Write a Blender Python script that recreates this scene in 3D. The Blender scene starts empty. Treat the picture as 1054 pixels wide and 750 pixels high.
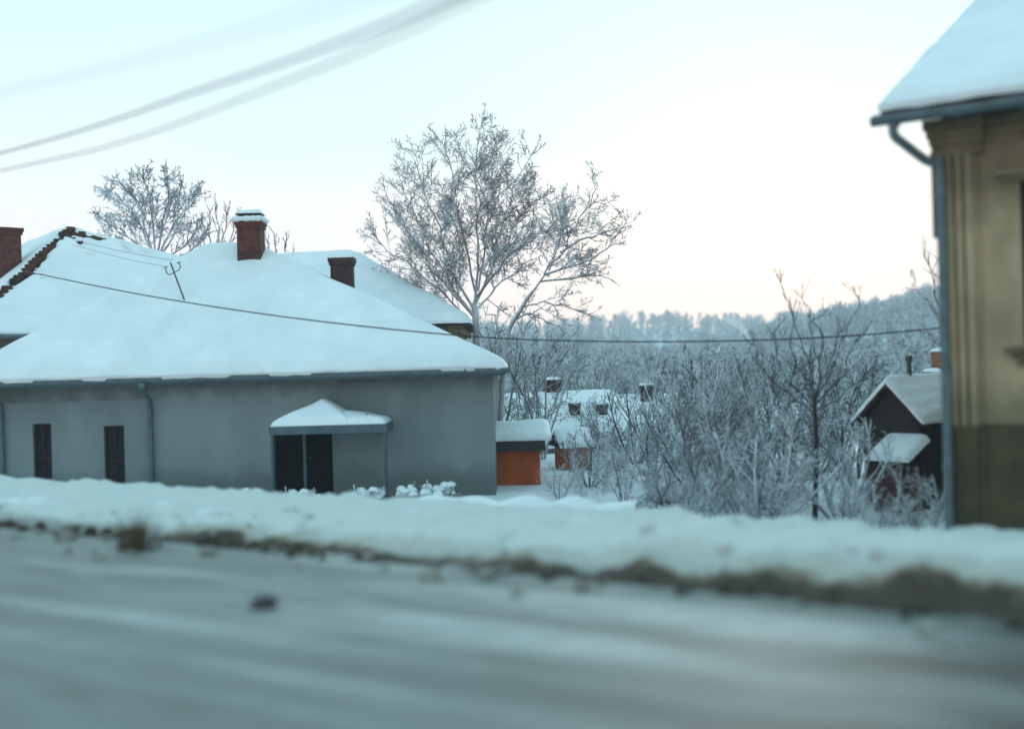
import bpy, math, random
import numpy as np
from mathutils import Vector, Matrix, noise as mnoise

R = math.radians
scene = bpy.context.scene
C = scene.collection

# ------------------------------------------------------------------ camera, sky, sun, exposure
EYE, FPX, ROLL = 1.6, 1100.0, R(1.6)
cam_d = bpy.data.cameras.new('camera')
cam = bpy.data.objects.new('camera', cam_d); C.objects.link(cam)
cam.matrix_world = Matrix.Translation((0, 0, EYE)) @ Matrix.Rotation(R(90), 4, 'X') @ Matrix.Rotation(-ROLL, 4, 'Z')
cam_d.sensor_width = 36.0
cam_d.lens = 36.0 * FPX / 1054.0
cam_d.clip_start = 0.05; cam_d.clip_end = 5000
cam_d.dof.use_dof = True
cam_d.dof.focus_distance = 37.0
cam_d.dof.aperture_fstop = cam_d.lens / 1000.0 / 0.105
scene.camera = cam

SUN_EL, SUN_AZ = R(7), R(14)            # azimuth measured from +Y towards +X
world = bpy.data.worlds.new('World'); scene.world = world; world.use_nodes = True
wn, wl = world.node_tree.nodes, world.node_tree.links
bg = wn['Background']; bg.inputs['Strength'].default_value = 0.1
sky = wn.new('ShaderNodeTexSky'); sky.sky_type = 'NISHITA'; sky.sun_disc = False
sky.sun_elevation = SUN_EL; sky.sun_rotation = SUN_AZ
sky.air_density = 1.2; sky.dust_density = 2.0; sky.ozone_density = 2.0
tc = wn.new('ShaderNodeTexCoord'); sep = wn.new('ShaderNodeSeparateXYZ')
wl.new(tc.outputs['Generated'], sep.inputs[0])
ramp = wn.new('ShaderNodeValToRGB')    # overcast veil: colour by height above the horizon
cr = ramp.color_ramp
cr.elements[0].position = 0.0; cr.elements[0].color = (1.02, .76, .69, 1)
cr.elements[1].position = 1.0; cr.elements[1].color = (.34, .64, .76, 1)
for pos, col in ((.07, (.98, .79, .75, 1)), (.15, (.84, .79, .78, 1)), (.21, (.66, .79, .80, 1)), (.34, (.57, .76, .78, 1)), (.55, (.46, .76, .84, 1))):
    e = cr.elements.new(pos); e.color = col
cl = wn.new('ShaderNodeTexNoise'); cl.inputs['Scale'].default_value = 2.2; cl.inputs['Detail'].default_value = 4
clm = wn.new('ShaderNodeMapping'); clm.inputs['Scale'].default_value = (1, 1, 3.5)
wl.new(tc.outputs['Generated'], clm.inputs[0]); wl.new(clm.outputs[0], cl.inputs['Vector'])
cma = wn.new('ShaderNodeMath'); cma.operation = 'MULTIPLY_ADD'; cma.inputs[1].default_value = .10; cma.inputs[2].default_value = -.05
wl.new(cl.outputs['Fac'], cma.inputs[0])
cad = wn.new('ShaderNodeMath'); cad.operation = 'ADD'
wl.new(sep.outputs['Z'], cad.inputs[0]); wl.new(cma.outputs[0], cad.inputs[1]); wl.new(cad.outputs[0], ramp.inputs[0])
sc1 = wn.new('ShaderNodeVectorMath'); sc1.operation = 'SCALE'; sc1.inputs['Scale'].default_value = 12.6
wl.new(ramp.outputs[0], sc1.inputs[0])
sc2 = wn.new('ShaderNodeVectorMath'); sc2.operation = 'SCALE'; sc2.inputs['Scale'].default_value = 0.12
wl.new(sky.outputs[0], sc2.inputs[0])
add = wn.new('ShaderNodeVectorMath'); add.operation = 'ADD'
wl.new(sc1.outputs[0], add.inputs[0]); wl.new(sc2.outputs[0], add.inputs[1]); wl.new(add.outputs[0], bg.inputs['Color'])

sun_d = bpy.data.lights.new('sun', 'SUN'); sun_d.energy = 0.5; sun_d.angle = R(14); sun_d.color = (1.0, .84, .74)
sun = bpy.data.objects.new('sun', sun_d); C.objects.link(sun)
sv = Vector((math.sin(SUN_AZ) * math.cos(SUN_EL), math.cos(SUN_AZ) * math.cos(SUN_EL), math.sin(SUN_EL)))
sun.rotation_euler = (-sv).to_track_quat('-Z', 'Y').to_euler()
sun.location = sv * 60

vs = scene.view_settings
vs.view_transform = 'Standard'; vs.look = 'None'; vs.exposure = 0.06; vs.gamma = 1.0; vs.use_curve_mapping = False
scene.render.engine = 'CYCLES'
scene.cycles.use_denoising = True
scene.cycles.max_bounces = 6; scene.cycles.volume_bounces = 2; scene.cycles.transparent_max_bounces = 8

# ------------------------------------------------------------------ small helpers
rng = random.Random(11)
TR = math.tan(ROLL)
def P(u, v, y):
    """A point of the place seen at photo pixel (u, v) and y metres in front of the camera."""
    du, dv = u - 527.0, v - 375.0
    return Vector(((du - TR * dv) / FPX * y, y, EYE - (dv + TR * du) / FPX * y))
def sst(t):
    t = min(1.0, max(0.0, t)); return t * t * (3 - 2 * t)
def lerp(a, b, t): return a + (b - a) * t
def interp(x, pts):
    if x <= pts[0][0]: return pts[0][1]
    for (a, va), (b, vb) in zip(pts, pts[1:]):
        if x <= b: return lerp(va, vb, sst((x - a) / (b - a)))
    return pts[-1][1]
def nz(x, y, z=0.0, s=1.0): return mnoise.noise(Vector((x * s, y * s, z * s)))

SDIR, NDIR = Vector((.853, -.523, 0)), Vector((.523, .853, 0))     # along the street, across the street
SYAW = math.atan2(-.523, .853)

class MB:
    def __init__(s): s.v, s.f = [], []
    def add(s, vs_, fs_):
        o = len(s.v); s.v += [tuple(p) for p in vs_]; s.f += [tuple(i + o for i in f) for f in fs_]
    def box(s, a, b):
        (x0, y0, z0), (x1, y1, z1) = a, b
        s.add([(x0,y0,z0),(x1,y0,z0),(x1,y1,z0),(x0,y1,z0),(x0,y0,z1),(x1,y0,z1),(x1,y1,z1),(x0,y1,z1)],
              [(3,2,1,0),(4,5,6,7),(0,1,5,4),(1,2,6,5),(2,3,7,6),(3,0,4,7)]); return s
    def frustum(s, c, z0, w0, d0, z1, w1, d1):
        x, y = c
        s.add([(x-w0/2,y-d0/2,z0),(x+w0/2,y-d0/2,z0),(x+w0/2,y+d0/2,z0),(x-w0/2,y+d0/2,z0),
               (x-w1/2,y-d1/2,z1),(x+w1/2,y-d1/2,z1),(x+w1/2,y+d1/2,z1),(x-w1/2,y+d1/2,z1)],
              [(3,2,1,0),(4,5,6,7),(0,1,5,4),(1,2,6,5),(2,3,7,6),(3,0,4,7)]); return s
    def tube(s, pts, rad, n=8, cap=True):
        pts = [Vector(p) for p in pts]
        if not hasattr(rad, '__len__'): rad = [rad] * len(pts)
        o = len(s.v); prev = None
        for i, p in enumerate(pts):
            t = (pts[min(i+1, len(pts)-1)] - pts[max(i-1, 0)])
            t = t.normalized() if t.length > 1e-9 else Vector((0,0,1))
            if prev is None: u = t.orthogonal().normalized()
            else:
                u = prev - t * prev.dot(t)
                u = u.normalized() if u.length > 1e-6 else t.orthogonal().normalized()
            prev = u; w = t.cross(u)
            for k in range(n):
                a = 2 * math.pi * k / n
                q = p + (u * math.cos(a) + w * math.sin(a)) * rad[i]
                s.v.append((q.x, q.y, q.z))
        for i in range(len(pts) - 1):
            for k in range(n):
                a, b = o + i*n + k, o + i*n + (k+1) % n
                s.f.append((a, b, b + n, a + n))
        if cap and n > 2:
            s.f.append(tuple(o + k for k in reversed(range(n))))
            s.f.append(tuple(o + (len(pts)-1)*n + k for k in range(n)))
        return s
    def grid(s, fn, nx, ny):
        o = len(s.v)
        for j in range(ny + 1):
            for i in range(nx + 1): s.v.append(tuple(fn(i / nx, j / ny)))
        for j in range(ny):
            for i in range(nx):
                a = o + j*(nx+1) + i; s.f.append((a, a+1, a+nx+2, a+nx+1))
        return s
    def mesh(s, name, mat, smooth=False):
        m = bpy.data.meshes.new(name); m.from_pydata(s.v, [], s.f); m.materials.append(mat)
        if smooth: m.polygons.foreach_set('use_smooth', [True] * len(m.polygons))
        m.update(); return m
    def build(s, name, mat, parent=None, smooth=False, bevel=0.0):
        o = bpy.data.objects.new(name, s.mesh(name, mat, smooth)); C.objects.link(o)
        if parent: o.parent = parent
        if bevel:
            b = o.modifiers.new('bevel', 'BEVEL'); b.width = bevel; b.segments = 2; b.limit_method = 'ANGLE'
        return o

def tag(o, label=None, cat=None, group=None, kind=None):
    if label: o['label'] = label
    if cat: o['category'] = cat
    if group: o['group'] = group
    if kind: o['kind'] = kind
    return o
def thing(name, loc, label, cat, rz=0.0, group=None):
    o = bpy.data.objects.new(name, None); C.objects.link(o)
    o.location = loc; o.rotation_euler = (0, 0, rz); o.empty_display_size = .3
    return tag(o, label, cat, group)

# ------------------------------------------------------------------ materials
def mat(name, base, rough=.8, var=None, scale=4.0, bump=0.0, bscale=30.0, stretch=(1,1,1), metallic=0.0, detail=5, lo=.35, hi=.65, spec=.5):
    m = bpy.data.materials.new(name); m.use_nodes = True
    n, l = m.node_tree.nodes, m.node_tree.links; b = n['Principled BSDF']
    b.inputs['Base Color'].default_value = (*base, 1); b.inputs['Roughness'].default_value = rough; b.inputs['Metallic'].default_value = metallic; b.inputs['Specular IOR Level'].default_value = spec
    t = n.new('ShaderNodeTexCoord'); mp = n.new('ShaderNodeMapping'); mp.inputs['Scale'].default_value = stretch
    l.new(t.outputs['Object'], mp.inputs[0])
    if var:
        nt = n.new('ShaderNodeTexNoise'); nt.inputs['Scale'].default_value = scale; nt.inputs['Detail'].default_value = detail
        l.new(mp.outputs[0], nt.inputs['Vector'])
        rp = n.new('ShaderNodeValToRGB'); rp.color_ramp.elements[0].position = lo; rp.color_ramp.elements[1].position = hi
        rp.color_ramp.elements[0].color = (*base, 1); rp.color_ramp.elements[1].color = (*var, 1)
        l.new(nt.outputs['Fac'], rp.inputs[0]); l.new(rp.outputs[0], b.inputs['Base Color'])
    if bump:
        nb = n.new('ShaderNodeTexNoise'); nb.inputs['Scale'].default_value = bscale; nb.inputs['Detail'].default_value = 6
        l.new(mp.outputs[0], nb.inputs['Vector'])
        bp = n.new('ShaderNodeBump'); bp.inputs['Strength'].default_value = bump; bp.inputs['Distance'].default_value = .05
        l.new(nb.outputs['Fac'], bp.inputs['Height']); l.new(bp.outputs[0], b.inputs['Normal'])
    return m

def mat_brick(name, c1, c2, mortar, bw=.24, bh=.075):
    m = bpy.data.materials.new(name); m.use_nodes = True
    n, l = m.node_tree.nodes, m.node_tree.links; b = n['Principled BSDF']; b.inputs['Roughness'].default_value = .9
    t = n.new('ShaderNodeTexCoord'); s = n.new('ShaderNodeSeparateXYZ'); l.new(t.outputs['Object'], s.inputs[0])
    a = n.new('ShaderNodeMath'); a.operation = 'ADD'; l.new(s.outputs['X'], a.inputs[0]); l.new(s.outputs['Y'], a.inputs[1])
    c = n.new('ShaderNodeCombineXYZ'); l.new(a.outputs[0], c.inputs['X']); l.new(s.outputs['Z'], c.inputs['Y'])
    br = n.new('ShaderNodeTexBrick'); br.inputs['Scale'].default_value = 1; br.inputs['Brick Width'].default_value = bw
    br.inputs['Row Height'].default_value = bh; br.inputs['Mortar Size'].default_value = .009
    br.inputs['Color1'].default_value = (*c1, 1); br.inputs['Color2'].default_value = (*c2, 1); br.inputs['Mortar'].default_value = (*mortar, 1)
    l.new(c.outputs[0], br.inputs['Vector'])
    nt = n.new('ShaderNodeTexNoise'); nt.inputs['Scale'].default_value = 6; nt.inputs['Detail'].default_value = 5
    l.new(t.outputs['Object'], nt.inputs['Vector'])
    mx = n.new('ShaderNodeMix'); mx.data_type = 'RGBA'; mx.blend_type = 'MULTIPLY'; mx.inputs[0].default_value = .75
    rp = n.new('ShaderNodeValToRGB'); rp.color_ramp.elements[0].position = .3; rp.color_ramp.elements[1].position = .7
    rp.color_ramp.elements[0].color = (.25,.22,.22,1); rp.color_ramp.elements[1].color = (1.15,1.1,1.1,1)
    l.new(nt.outputs['Fac'], rp.inputs[0]); l.new(br.outputs['Color'], mx.inputs[6]); l.new(rp.outputs[0], mx.inputs[7])
    l.new(mx.outputs[2], b.inputs['Base Color'])
    bp = n.new('ShaderNodeBump'); bp.inputs['Strength'].default_value = .8; bp.inputs['Distance'].default_value = .02; bp.invert = True
    l.new(br.outputs['Fac'], bp.inputs['Height']); l.new(bp.outputs[0], b.inputs['Normal'])
    return m

def mat_twig(name, bark, frost, lo=-.25, hi=.45, amount=1.0):
    """Bark with snow lying on whatever faces upward and rime in patches."""
    m = bpy.data.materials.new(name); m.use_nodes = True
    n, l = m.node_tree.nodes, m.node_tree.links; b = n['Principled BSDF']; b.inputs['Roughness'].default_value = .85
    g = n.new('ShaderNodeNewGeometry'); s = n.new('ShaderNodeSeparateXYZ'); l.new(g.outputs['True Normal'], s.inputs[0])
    nt = n.new('ShaderNodeTexNoise'); nt.inputs['Scale'].default_value = 1.7; nt.inputs['Detail'].default_value = 3
    t = n.new('ShaderNodeTexCoord'); l.new(t.outputs['Object'], nt.inputs['Vector'])
    ad = n.new('ShaderNodeMath'); ad.operation = 'MULTIPLY_ADD'; ad.inputs[1].default_value = 1.6; ad.inputs[2].default_value = -.8
    l.new(nt.outputs['Fac'], ad.inputs[0])
    sm = n.new('ShaderNodeMath'); sm.operation = 'ADD'; l.new(s.outputs['Z'], sm.inputs[0]); l.new(ad.outputs[0], sm.inputs[1])
    mr = n.new('ShaderNodeMapRange'); mr.inputs['From Min'].default_value = lo; mr.inputs['From Max'].default_value = hi
    mr.inputs['To Max'].default_value = amount
    l.new(sm.outputs[0], mr.inputs['Value'])
    mx = n.new('ShaderNodeMix'); mx.data_type = 'RGBA'; mx.inputs[6].default_value = (*bark, 1); mx.inputs[7].default_value = (*frost, 1)
    l.new(mr.outputs[0], mx.inputs[0]); l.new(mx.outputs[2], b.inputs['Base Color'])
    return m

SNOW = (.80, .84, .87)
M_snow = mat('snow', SNOW, .65, (.74, .79, .83), 1.6, .30, 22.0)
M_ground = mat('snowy_ground', (.78, .82, .85), .7, (.62, .66, .69), .9, .35, 5.0)
M_roofsnow = mat('roof_snow', (.80, .84, .87), .6, (.72, .765, .80), 1.1, .55, 8.0, (1, .6, 1), detail=9)
def courses(m, scale=1.35, strength=.22):
    n, l = m.node_tree.nodes, m.node_tree.links
    t = n.new('ShaderNodeTexCoord'); w = n.new('ShaderNodeTexWave'); w.wave_type = 'BANDS'; w.bands_direction = 'Z'
    w.inputs['Scale'].default_value = scale; w.inputs['Distortion'].default_value = 2.5; w.inputs['Detail'].default_value = 4; w.inputs['Detail Scale'].default_value = 1.5
    l.new(t.outputs['Object'], w.inputs['Vector'])
    old = [k for k in n if k.type == 'BUMP'][0]
    b2 = n.new('ShaderNodeBump'); b2.inputs['Strength'].default_value = strength; b2.inputs['Distance'].default_value = .05
    l.new(w.outputs['Fac'], b2.inputs['Height']); l.new(old.outputs[0], b2.inputs['Normal'])
    l.new(b2.outputs[0], n['Principled BSDF'].inputs['Normal'])
courses(M_roofsnow)
M_tile = mat('clay_tile', (.10, .042, .03), .9, (.035, .022, .02), 5, spec=.15)
M_wall_grey = mat('grey_render', (.225, .262, .268), .9, (.135, .165, .172), .8, .25, 30, (1, 1, .35), detail=9, lo=.3, hi=.75)
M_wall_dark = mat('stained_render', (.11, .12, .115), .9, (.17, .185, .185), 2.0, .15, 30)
M_brick = mat_brick('red_brick', (.20, .032, .020), (.10, .022, .018), (.075, .05, .045))
M_brick2 = mat_brick('sooty_brick', (.10, .025, .022), (.05, .018, .018), (.04, .03, .03))
M_gutter = mat('weathered_zinc', (.10, .15, .17), .45, (.07, .10, .11), 6, metallic=.3)
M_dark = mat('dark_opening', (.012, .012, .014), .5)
M_glass = mat('dark_glass', (.008, .009, .011), .12, spec=.2)
M_woodred = mat('brown_red_paint', (.030, .010, .011), .7, (.018, .008, .009), 8, spec=.2)
M_canopy = mat('blue_metal', (.06, .11, .14), .45, (.04, .08, .10), 5)
M_ochre = mat('ochre_plaster', (.45, .345, .215), .9, (.215, .16, .10), 1.9, .4, 45, (1, 1, .55), detail=12, lo=.42, hi=.76)
M_ochre_d = mat('dirty_ochre_plaster', (.20, .145, .085), .9, (.11, .08, .05), 3.0, .2, 45, detail=8)
def stain(m, z0, z1, colour, scale=2.5, low=True):
    """Damp, mossy staining with a ragged edge, climbing from z0 up to z1 (or hanging down)."""
    n, l = m.node_tree.nodes, m.node_tree.links; b = n['Principled BSDF']; src = b.inputs['Base Color'].links[0].from_socket
    t = n.new('ShaderNodeTexCoord'); sp = n.new('ShaderNodeSeparateXYZ'); l.new(t.outputs['Object'], sp.inputs[0])
    mr = n.new('ShaderNodeMapRange'); mr.inputs['From Min'].default_value = z0; mr.inputs['From Max'].default_value = z1
    mr.inputs['To Min'].default_value = 1.0; mr.inputs['To Max'].default_value = 0.0; l.new(sp.outputs['Z'], mr.inputs['Value'])
    mp = n.new('ShaderNodeMapping'); mp.inputs['Scale'].default_value = (1, 1, .45); l.new(t.outputs['Object'], mp.inputs[0])
    nt = n.new('ShaderNodeTexNoise'); nt.inputs['Scale'].default_value = scale; nt.inputs['Detail'].default_value = 9; nt.inputs['Roughness'].default_value = .65; l.new(mp.outputs[0], nt.inputs['Vector'])
    ad = n.new('ShaderNodeMath'); ad.operation = 'ADD'; l.new(mr.outputs[0], ad.inputs[0]); l.new(nt.outputs['Fac'], ad.inputs[1])
    r2 = n.new('ShaderNodeMapRange'); r2.inputs['From Min'].default_value = .85; r2.inputs['From Max'].default_value = 1.25; r2.inputs['To Max'].default_value = .8; l.new(ad.outputs[0], r2.inputs['Value'])
    mx = n.new('ShaderNodeMix'); mx.data_type = 'RGBA'; mx.inputs[7].default_value = (*colour, 1)
    l.new(r2.outputs[0], mx.inputs[0]); l.new(src, mx.inputs[6]); l.new(mx.outputs[2], b.inputs['Base Color'])
stain(M_ochre, 1.4, 2.3, (.15, .13, .075))
stain(M_ochre, 4.3, 3.2, (.16, .115, .07), 3.5)
stain(M_wall_grey, .2, 1.3, (.10, .12, .12), 1.2)
stain(M_wall_grey, 3.0, 2.2, (.11, .13, .13), 1.8)
M_plinth = mat('mossy_plinth', (.075, .060, .028), .9, (.04, .038, .02), 3.0, .25, 30)
M_yellow = mat('faded_yellow_plaster', (.42, .34, .19), .9, (.30, .25, .16), 1.5, .1, 30)
M_orange = mat('orange_render', (.58, .10, .018), .85, (.36, .06, .015), 2.2, .3, 25, (1, 1, .5), detail=8)
M_oldwood = mat('old_dark_board', (.018, .015, .014), .9, (.045, .032, .030), 6, .3, 20, (8, 1, 1))
M_redwood = mat('faded_red_board', (.11, .03, .025), .9, (.07, .03, .03), 6, .3, 20, (8, 1, 1))
M_palewall = mat('pale_plaster', (.42, .43, .42), .9, (.33, .33, .32), 2)
M_wire = mat('black_cable', (.02, .02, .025), .6)
M_wire_grey = mat('grey_conductor', (.21, .18, .26), .55)
M_steel = mat('dull_steel', (.07, .08, .085), .5, metallic=.5)
M_dirt = mat('muddy_dirt', (.035, .026, .018), .9, (.06, .05, .04), 9, .5, 30)
M_straw = mat('dead_grass', (.10, .075, .04), .9, (.06, .045, .028), 5)
M_stone = mat('grey_stone', (.14, .14, .135), .9, (.09, .09, .085), 4, .4, 18)
M_twig = mat_twig('frosted_bark', (.125, .072, .062), (.70, .735, .79), -.62, .62)
M_twig_frost = mat_twig('heavily_frosted_bark', (.10, .095, .11), (.70, .76, .82), -.55, .45)
M_twig_dark = mat_twig('dark_bark', (.035, .030, .032), (.55, .62, .68), .25, 1.1, .8)
M_twig_red = mat_twig('reddish_bark', (.11, .055, .04), (.66, .68, .74), -.2, .8)
M_forest = mat_twig('frosted_forest', (.11, .12, .13), (.56, .63, .68), -.65, .6)
M_hedge = mat_twig('snowy_bush_twig', (.075, .07, .06), (.74, .79, .83), -.6, .3)

def mat_road():
    m = bpy.data.materials.new('slushy_road'); m.use_nodes = True
    n, l = m.node_tree.nodes, m.node_tree.links; b = n['Principled BSDF']
    t = n.new('ShaderNodeTexCoord')
    def nse(sc, st, det=5, off=(0,0,0)):
        mp = n.new('ShaderNodeMapping'); mp.inputs['Scale'].default_value = st; mp.inputs['Location'].default_value = off
        l.new(t.outputs['Object'], mp.inputs[0])
        x = n.new('ShaderNodeTexNoise'); x.inputs['Scale'].default_value = sc; x.inputs['Detail'].default_value = det
        l.new(mp.outputs[0], x.inputs['Vector']); return x.outputs['Fac']
    def rmp(src, a, b_, ca, cb):
        r = n.new('ShaderNodeValToRGB'); r.color_ramp.elements[0].position = a; r.color_ramp.elements[1].position = b_
        r.color_ramp.elements[0].color = (*ca, 1); r.color_ramp.elements[1].color = (*cb, 1); l.new(src, r.inputs[0]); return r.outputs[0]
    def mix(f, a, c):
        x = n.new('ShaderNodeMix'); x.data_type = 'RGBA'; l.new(f, x.inputs[0])
        l.new(a, x.inputs[6]); l.new(c, x.inputs[7]); return x.outputs[2]
    base = rmp(nse(1.0, (.35, 2.6, 1), 6), .35, .7, (.135, .15, .142), (.27, .295, .285))
    fine = rmp(nse(6.0, (.3, 1.5, 1), 6), .3, .75, (.085, .09, .08), (.28, .30, .29))
    x = n.new('ShaderNodeMix'); x.data_type = 'RGBA'; x.inputs[0].default_value = .5; l.new(base, x.inputs[6]); l.new(fine, x.inputs[7])
    snowm = rmp(nse(1.0, (.16, 1.1, 1), 4, (3.1, .35, 0)), .50, .62, (0,0,0), (1,1,1))
    snowc = rmp(nse(3.0, (1, 1, 1)), .3, .7, (.32, .345, .34), (.44, .47, .46))
    col = mix(snowm, x.outputs[2], snowc)
    s = n.new('ShaderNodeSeparateXYZ'); l.new(t.outputs['Object'], s.inputs[0])
    # worn wheel tracks: bands across the street where slush has been pressed thin
    wob = nse(1.0, (.12, .2, 1), 3)
    wa = n.new('ShaderNodeMath'); wa.operation = 'MULTIPLY_ADD'; wa.inputs[1].default_value = .9; l.new(wob, wa.inputs[0]); l.new(s.outputs['Y'], wa.inputs[2])
    rr = n.new('ShaderNodeValToRGB'); cr = rr.color_ramp; cr.interpolation = 'EASE'
    mr = n.new('ShaderNodeMapRange'); mr.inputs['From Min'].default_value = 2; mr.inputs['From Max'].default_value = 8; l.new(wa.outputs[0], mr.inputs['Value'])
    l.new(mr.outputs[0], rr.inputs[0])
    cr.elements[0].position = 0; cr.elements[0].color = (.35,)*3 + (1,)
    cr.elements[1].position = 1; cr.elements[1].color = (0, 0, 0, 1)
    for p, v in ((.30, .25), (.40, .65), (.435, .3), (.47, .7), (.50, .55), (.53, .08), (.60, .0), (.66, .05), (.69, .05)):
        e = cr.elements.new(p); e.color = (v, v, v, 1)
    wet = n.new('ShaderNodeRGB'); wet.outputs[0].default_value = (.105, .115, .112, 1)
    col = mix(rr.outputs[0], col, wet.outputs[0])
    # bare asphalt to the right
    bare = n.new('ShaderNodeMapRange'); bare.interpolation_type = 'SMOOTHSTEP'; bare.inputs['From Min'].default_value = -1.9; bare.inputs['From Max'].default_value = -.4
    nb = nse(1.0, (.5, 1.6, 1), 4)
    ba = n.new('ShaderNodeMath'); ba.operation = 'MULTIPLY_ADD'; ba.inputs[1].default_value = 3.0; l.new(nb, ba.inputs[0])
    bs = n.new('ShaderNodeMath'); bs.operation = 'SUBTRACT'; bs.inputs[1].default_value = 1.5; l.new(s.outputs['X'], bs.inputs[0]); l.new(bs.outputs[0], ba.inputs[2])
    l.new(ba.outputs[0], bare.inputs['Value'])
    asp = n.new('ShaderNodeRGB'); asp.outputs[0].default_value = (.055, .06, .055, 1)
    col = mix(bare.outputs[0], col, asp.outputs[0])
    l.new(col, b.inputs['Base Color'])
    b.inputs['Roughness'].default_value = .55
    bp = n.new('ShaderNodeBump'); bp.inputs['Strength'].default_value = .5; bp.inputs['Distance'].default_value = .03
    l.new(nse(5.0, (.5, 2, 1), 6), bp.inputs['Height']); l.new(bp.outputs[0], b.inputs['Normal'])
    return m

def mat_bank():
    """Ploughed snow: clean on top, splashed with mud towards the road edge."""
    m = bpy.data.materials.new('ploughed_snow'); m.use_nodes = True
    n, l = m.node_tree.nodes, m.node_tree.links; b = n['Principled BSDF']; b.inputs['Roughness'].default_value = .75
    t = n.new('ShaderNodeTexCoord'); s = n.new('ShaderNodeSeparateXYZ'); l.new(t.outputs['Object'], s.inputs[0])
    nt = n.new('ShaderNodeTexNoise'); nt.inputs['Scale'].default_value = 1.6; nt.inputs['Detail'].default_value = 9; nt.inputs['Roughness'].default_value = .78
    l.new(t.outputs['Object'], nt.inputs['Vector'])
    ma = n.new('ShaderNodeMath'); ma.operation = 'MULTIPLY_ADD'; ma.inputs[1].default_value = .58; l.new(nt.outputs['Fac'], ma.inputs[0])
    zz = n.new('ShaderNodeMath'); zz.operation = 'MULTIPLY_ADD'; zz.inputs[1].default_value = .62; zz.inputs[2].default_value = -.62 * 7.16 - .012; l.new(s.outputs['Y'], zz.inputs[0]); l.new(zz.outputs[0], ma.inputs[2])
    rp = n.new('ShaderNodeValToRGB'); e = rp.color_ramp.elements
    e[0].position = .29; e[0].color = (.045, .030, .018, 1); e[1].position = .62; e[1].color = (.57, .605, .595, 1)
    x = e.new(.335); x.color = (.15, .115, .075, 1)
    x = e.new(.40); x.color = (.40, .40, .36, 1)
    x = e.new(.49); x.color = (.43, .45, .42, 1)
    l.new(ma.outputs[0], rp.inputs[0])
    l.new(rp.outputs[0], b.inputs['Base Color'])
    nb = n.new('ShaderNodeTexNoise'); nb.inputs['Scale'].default_value = 9; nb.inputs['Detail'].default_value = 8
    l.new(t.outputs['Object'], nb.inputs['Vector'])
    bp = n.new('ShaderNodeBump'); bp.inputs['Strength'].default_value = .6; bp.inputs['Distance'].default_value = .05
    l.new(nb.outputs['Fac'], bp.inputs['Height']); l.new(bp.outputs[0], b.inputs['Normal'])
    return m

# ------------------------------------------------------------------ setting: ground, road, snow bank
E_NEAR = [(-.6,.02),(-.1,.028),(0,.022),(.066,.020),(.14,.010),(.20,.017),(.275,.035),(.33,.043),(.385,.056),(.5,.066),(.8,.07)]
E_FAR = [(-.6,.035),(-.1,.04),(.03,.036),(.08,.040),(.14,.043),(.19,.038),(.25,.036),(.4,.05),(.8,.06)]
def gz(x, y):
    nd = .523 * x + .853 * y
    z = -1.5 * sst((nd - 9.6) / 5.0)
    z -= 5.4 * sst((y - 24) / 95.0)
    if y > 110:
        a = x / y
        if y < 400: z = lerp(z, interp(a, E_NEAR) * 400 - 5.5, sst((y - 110) / 290.0))
        else:
            zn = interp(a, E_NEAR) * 400 - 5.5; zf = interp(a, E_FAR) * 820 - 8
            z = lerp(zn, zf, sst((y - 400) / 420.0)) if zf > zn else zn + (y - 400) * .02
    z += .05 * nz(x, y, 3, .35) * sst((nd - 10) / 2) + (.8 * nz(x, y, 9, .02) if y > 90 else 0)
    return z
gx = [-700,-500,-350,-250,-180,-130,-95,-70,-50,-38,-30] + [x * 1.0 for x in range(-24, 41)] + [44,50,58,68,80,95,115,140,170,200,240,290,350,430,520,620,700]
gy = [-60,-30,-15,-8] + [y * 1.0 for y in range(-4, 61)] + [63,67,72,78,85,93,102,112,124,138,155,175,200,225,250,280,310,340,370,400,440,490,550,620,700,760,820,900]
g = MB()
for y in gy:
    for x in gx: g.v.append((x, y, gz(x, y) - (.03 if .523*x+.853*y < 9.6 else 0)))
W = len(gx)
for j in range(len(gy) - 1):
    for i in range(W - 1):
        a = j*W + i; g.f.append((a, a+1, a+W+1, a+W))
tag(g.build('ground', M_ground, smooth=True), kind='structure')

rd = MB(); rd.grid(lambda i, j: (-70 + 130*i, -3.0 + 10.6*j, 0.0), 60, 6)
road = tag(rd.build('road', mat_road()), kind='structure')
road.rotation_euler = (0, 0, SYAW); road.location = (0, 0, .004)
N0 = 6.84
def bank_h(s, n):
    edge = N0 + .16 * nz(s, 0, 1, .5) + .09 * nz(s, 5, 1, 1.9)
    t = (n - edge)
    H = interp(s, [(-14, -.05), (-9, .04), (-5, .13), (-2.5, .25), (-.8, .36), (4, .42)]) + .10 * nz(s, 2, 7, .45) + .05 * nz(s, 2, 9, 1.6)
    prof = sst(t / 1.15) ** .9 * H if t > 0 else -.05
    lump = (.07 * nz(s, n, 0, 1.7) + .075 * nz(s, n, 4, 3.6) + .04 * nz(s, n, 6, 8.0)) * sst(t / .35)
    fall = sst((n - 7.9) / 1.7)
    return prof * (1 - .97 * fall) + lump - (.9 * sst((n - 10.3) / 1.6)) + (.03 * abs(nz(s, n, 8, 6)) if t > -.1 else 0)
bk = MB(); bk.grid(lambda i, j: (-45 + 65*i, 6.45 + 5.4*j, bank_h(-45 + 65*i, 6.45 + 5.4*j)), 760, 66)
bank = tag(bk.build('snow_bank', mat_bank(), smooth=True), kind='structure')
bank.rotation_euler = (0, 0, SYAW)
def street(s, n, z=0.0): return SDIR * s + NDIR * n + Vector((0, 0, z))
def to_sn(p): return p.x * SDIR.x + p.y * SDIR.y, p.x * NDIR.x + p.y * NDIR.y

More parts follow.
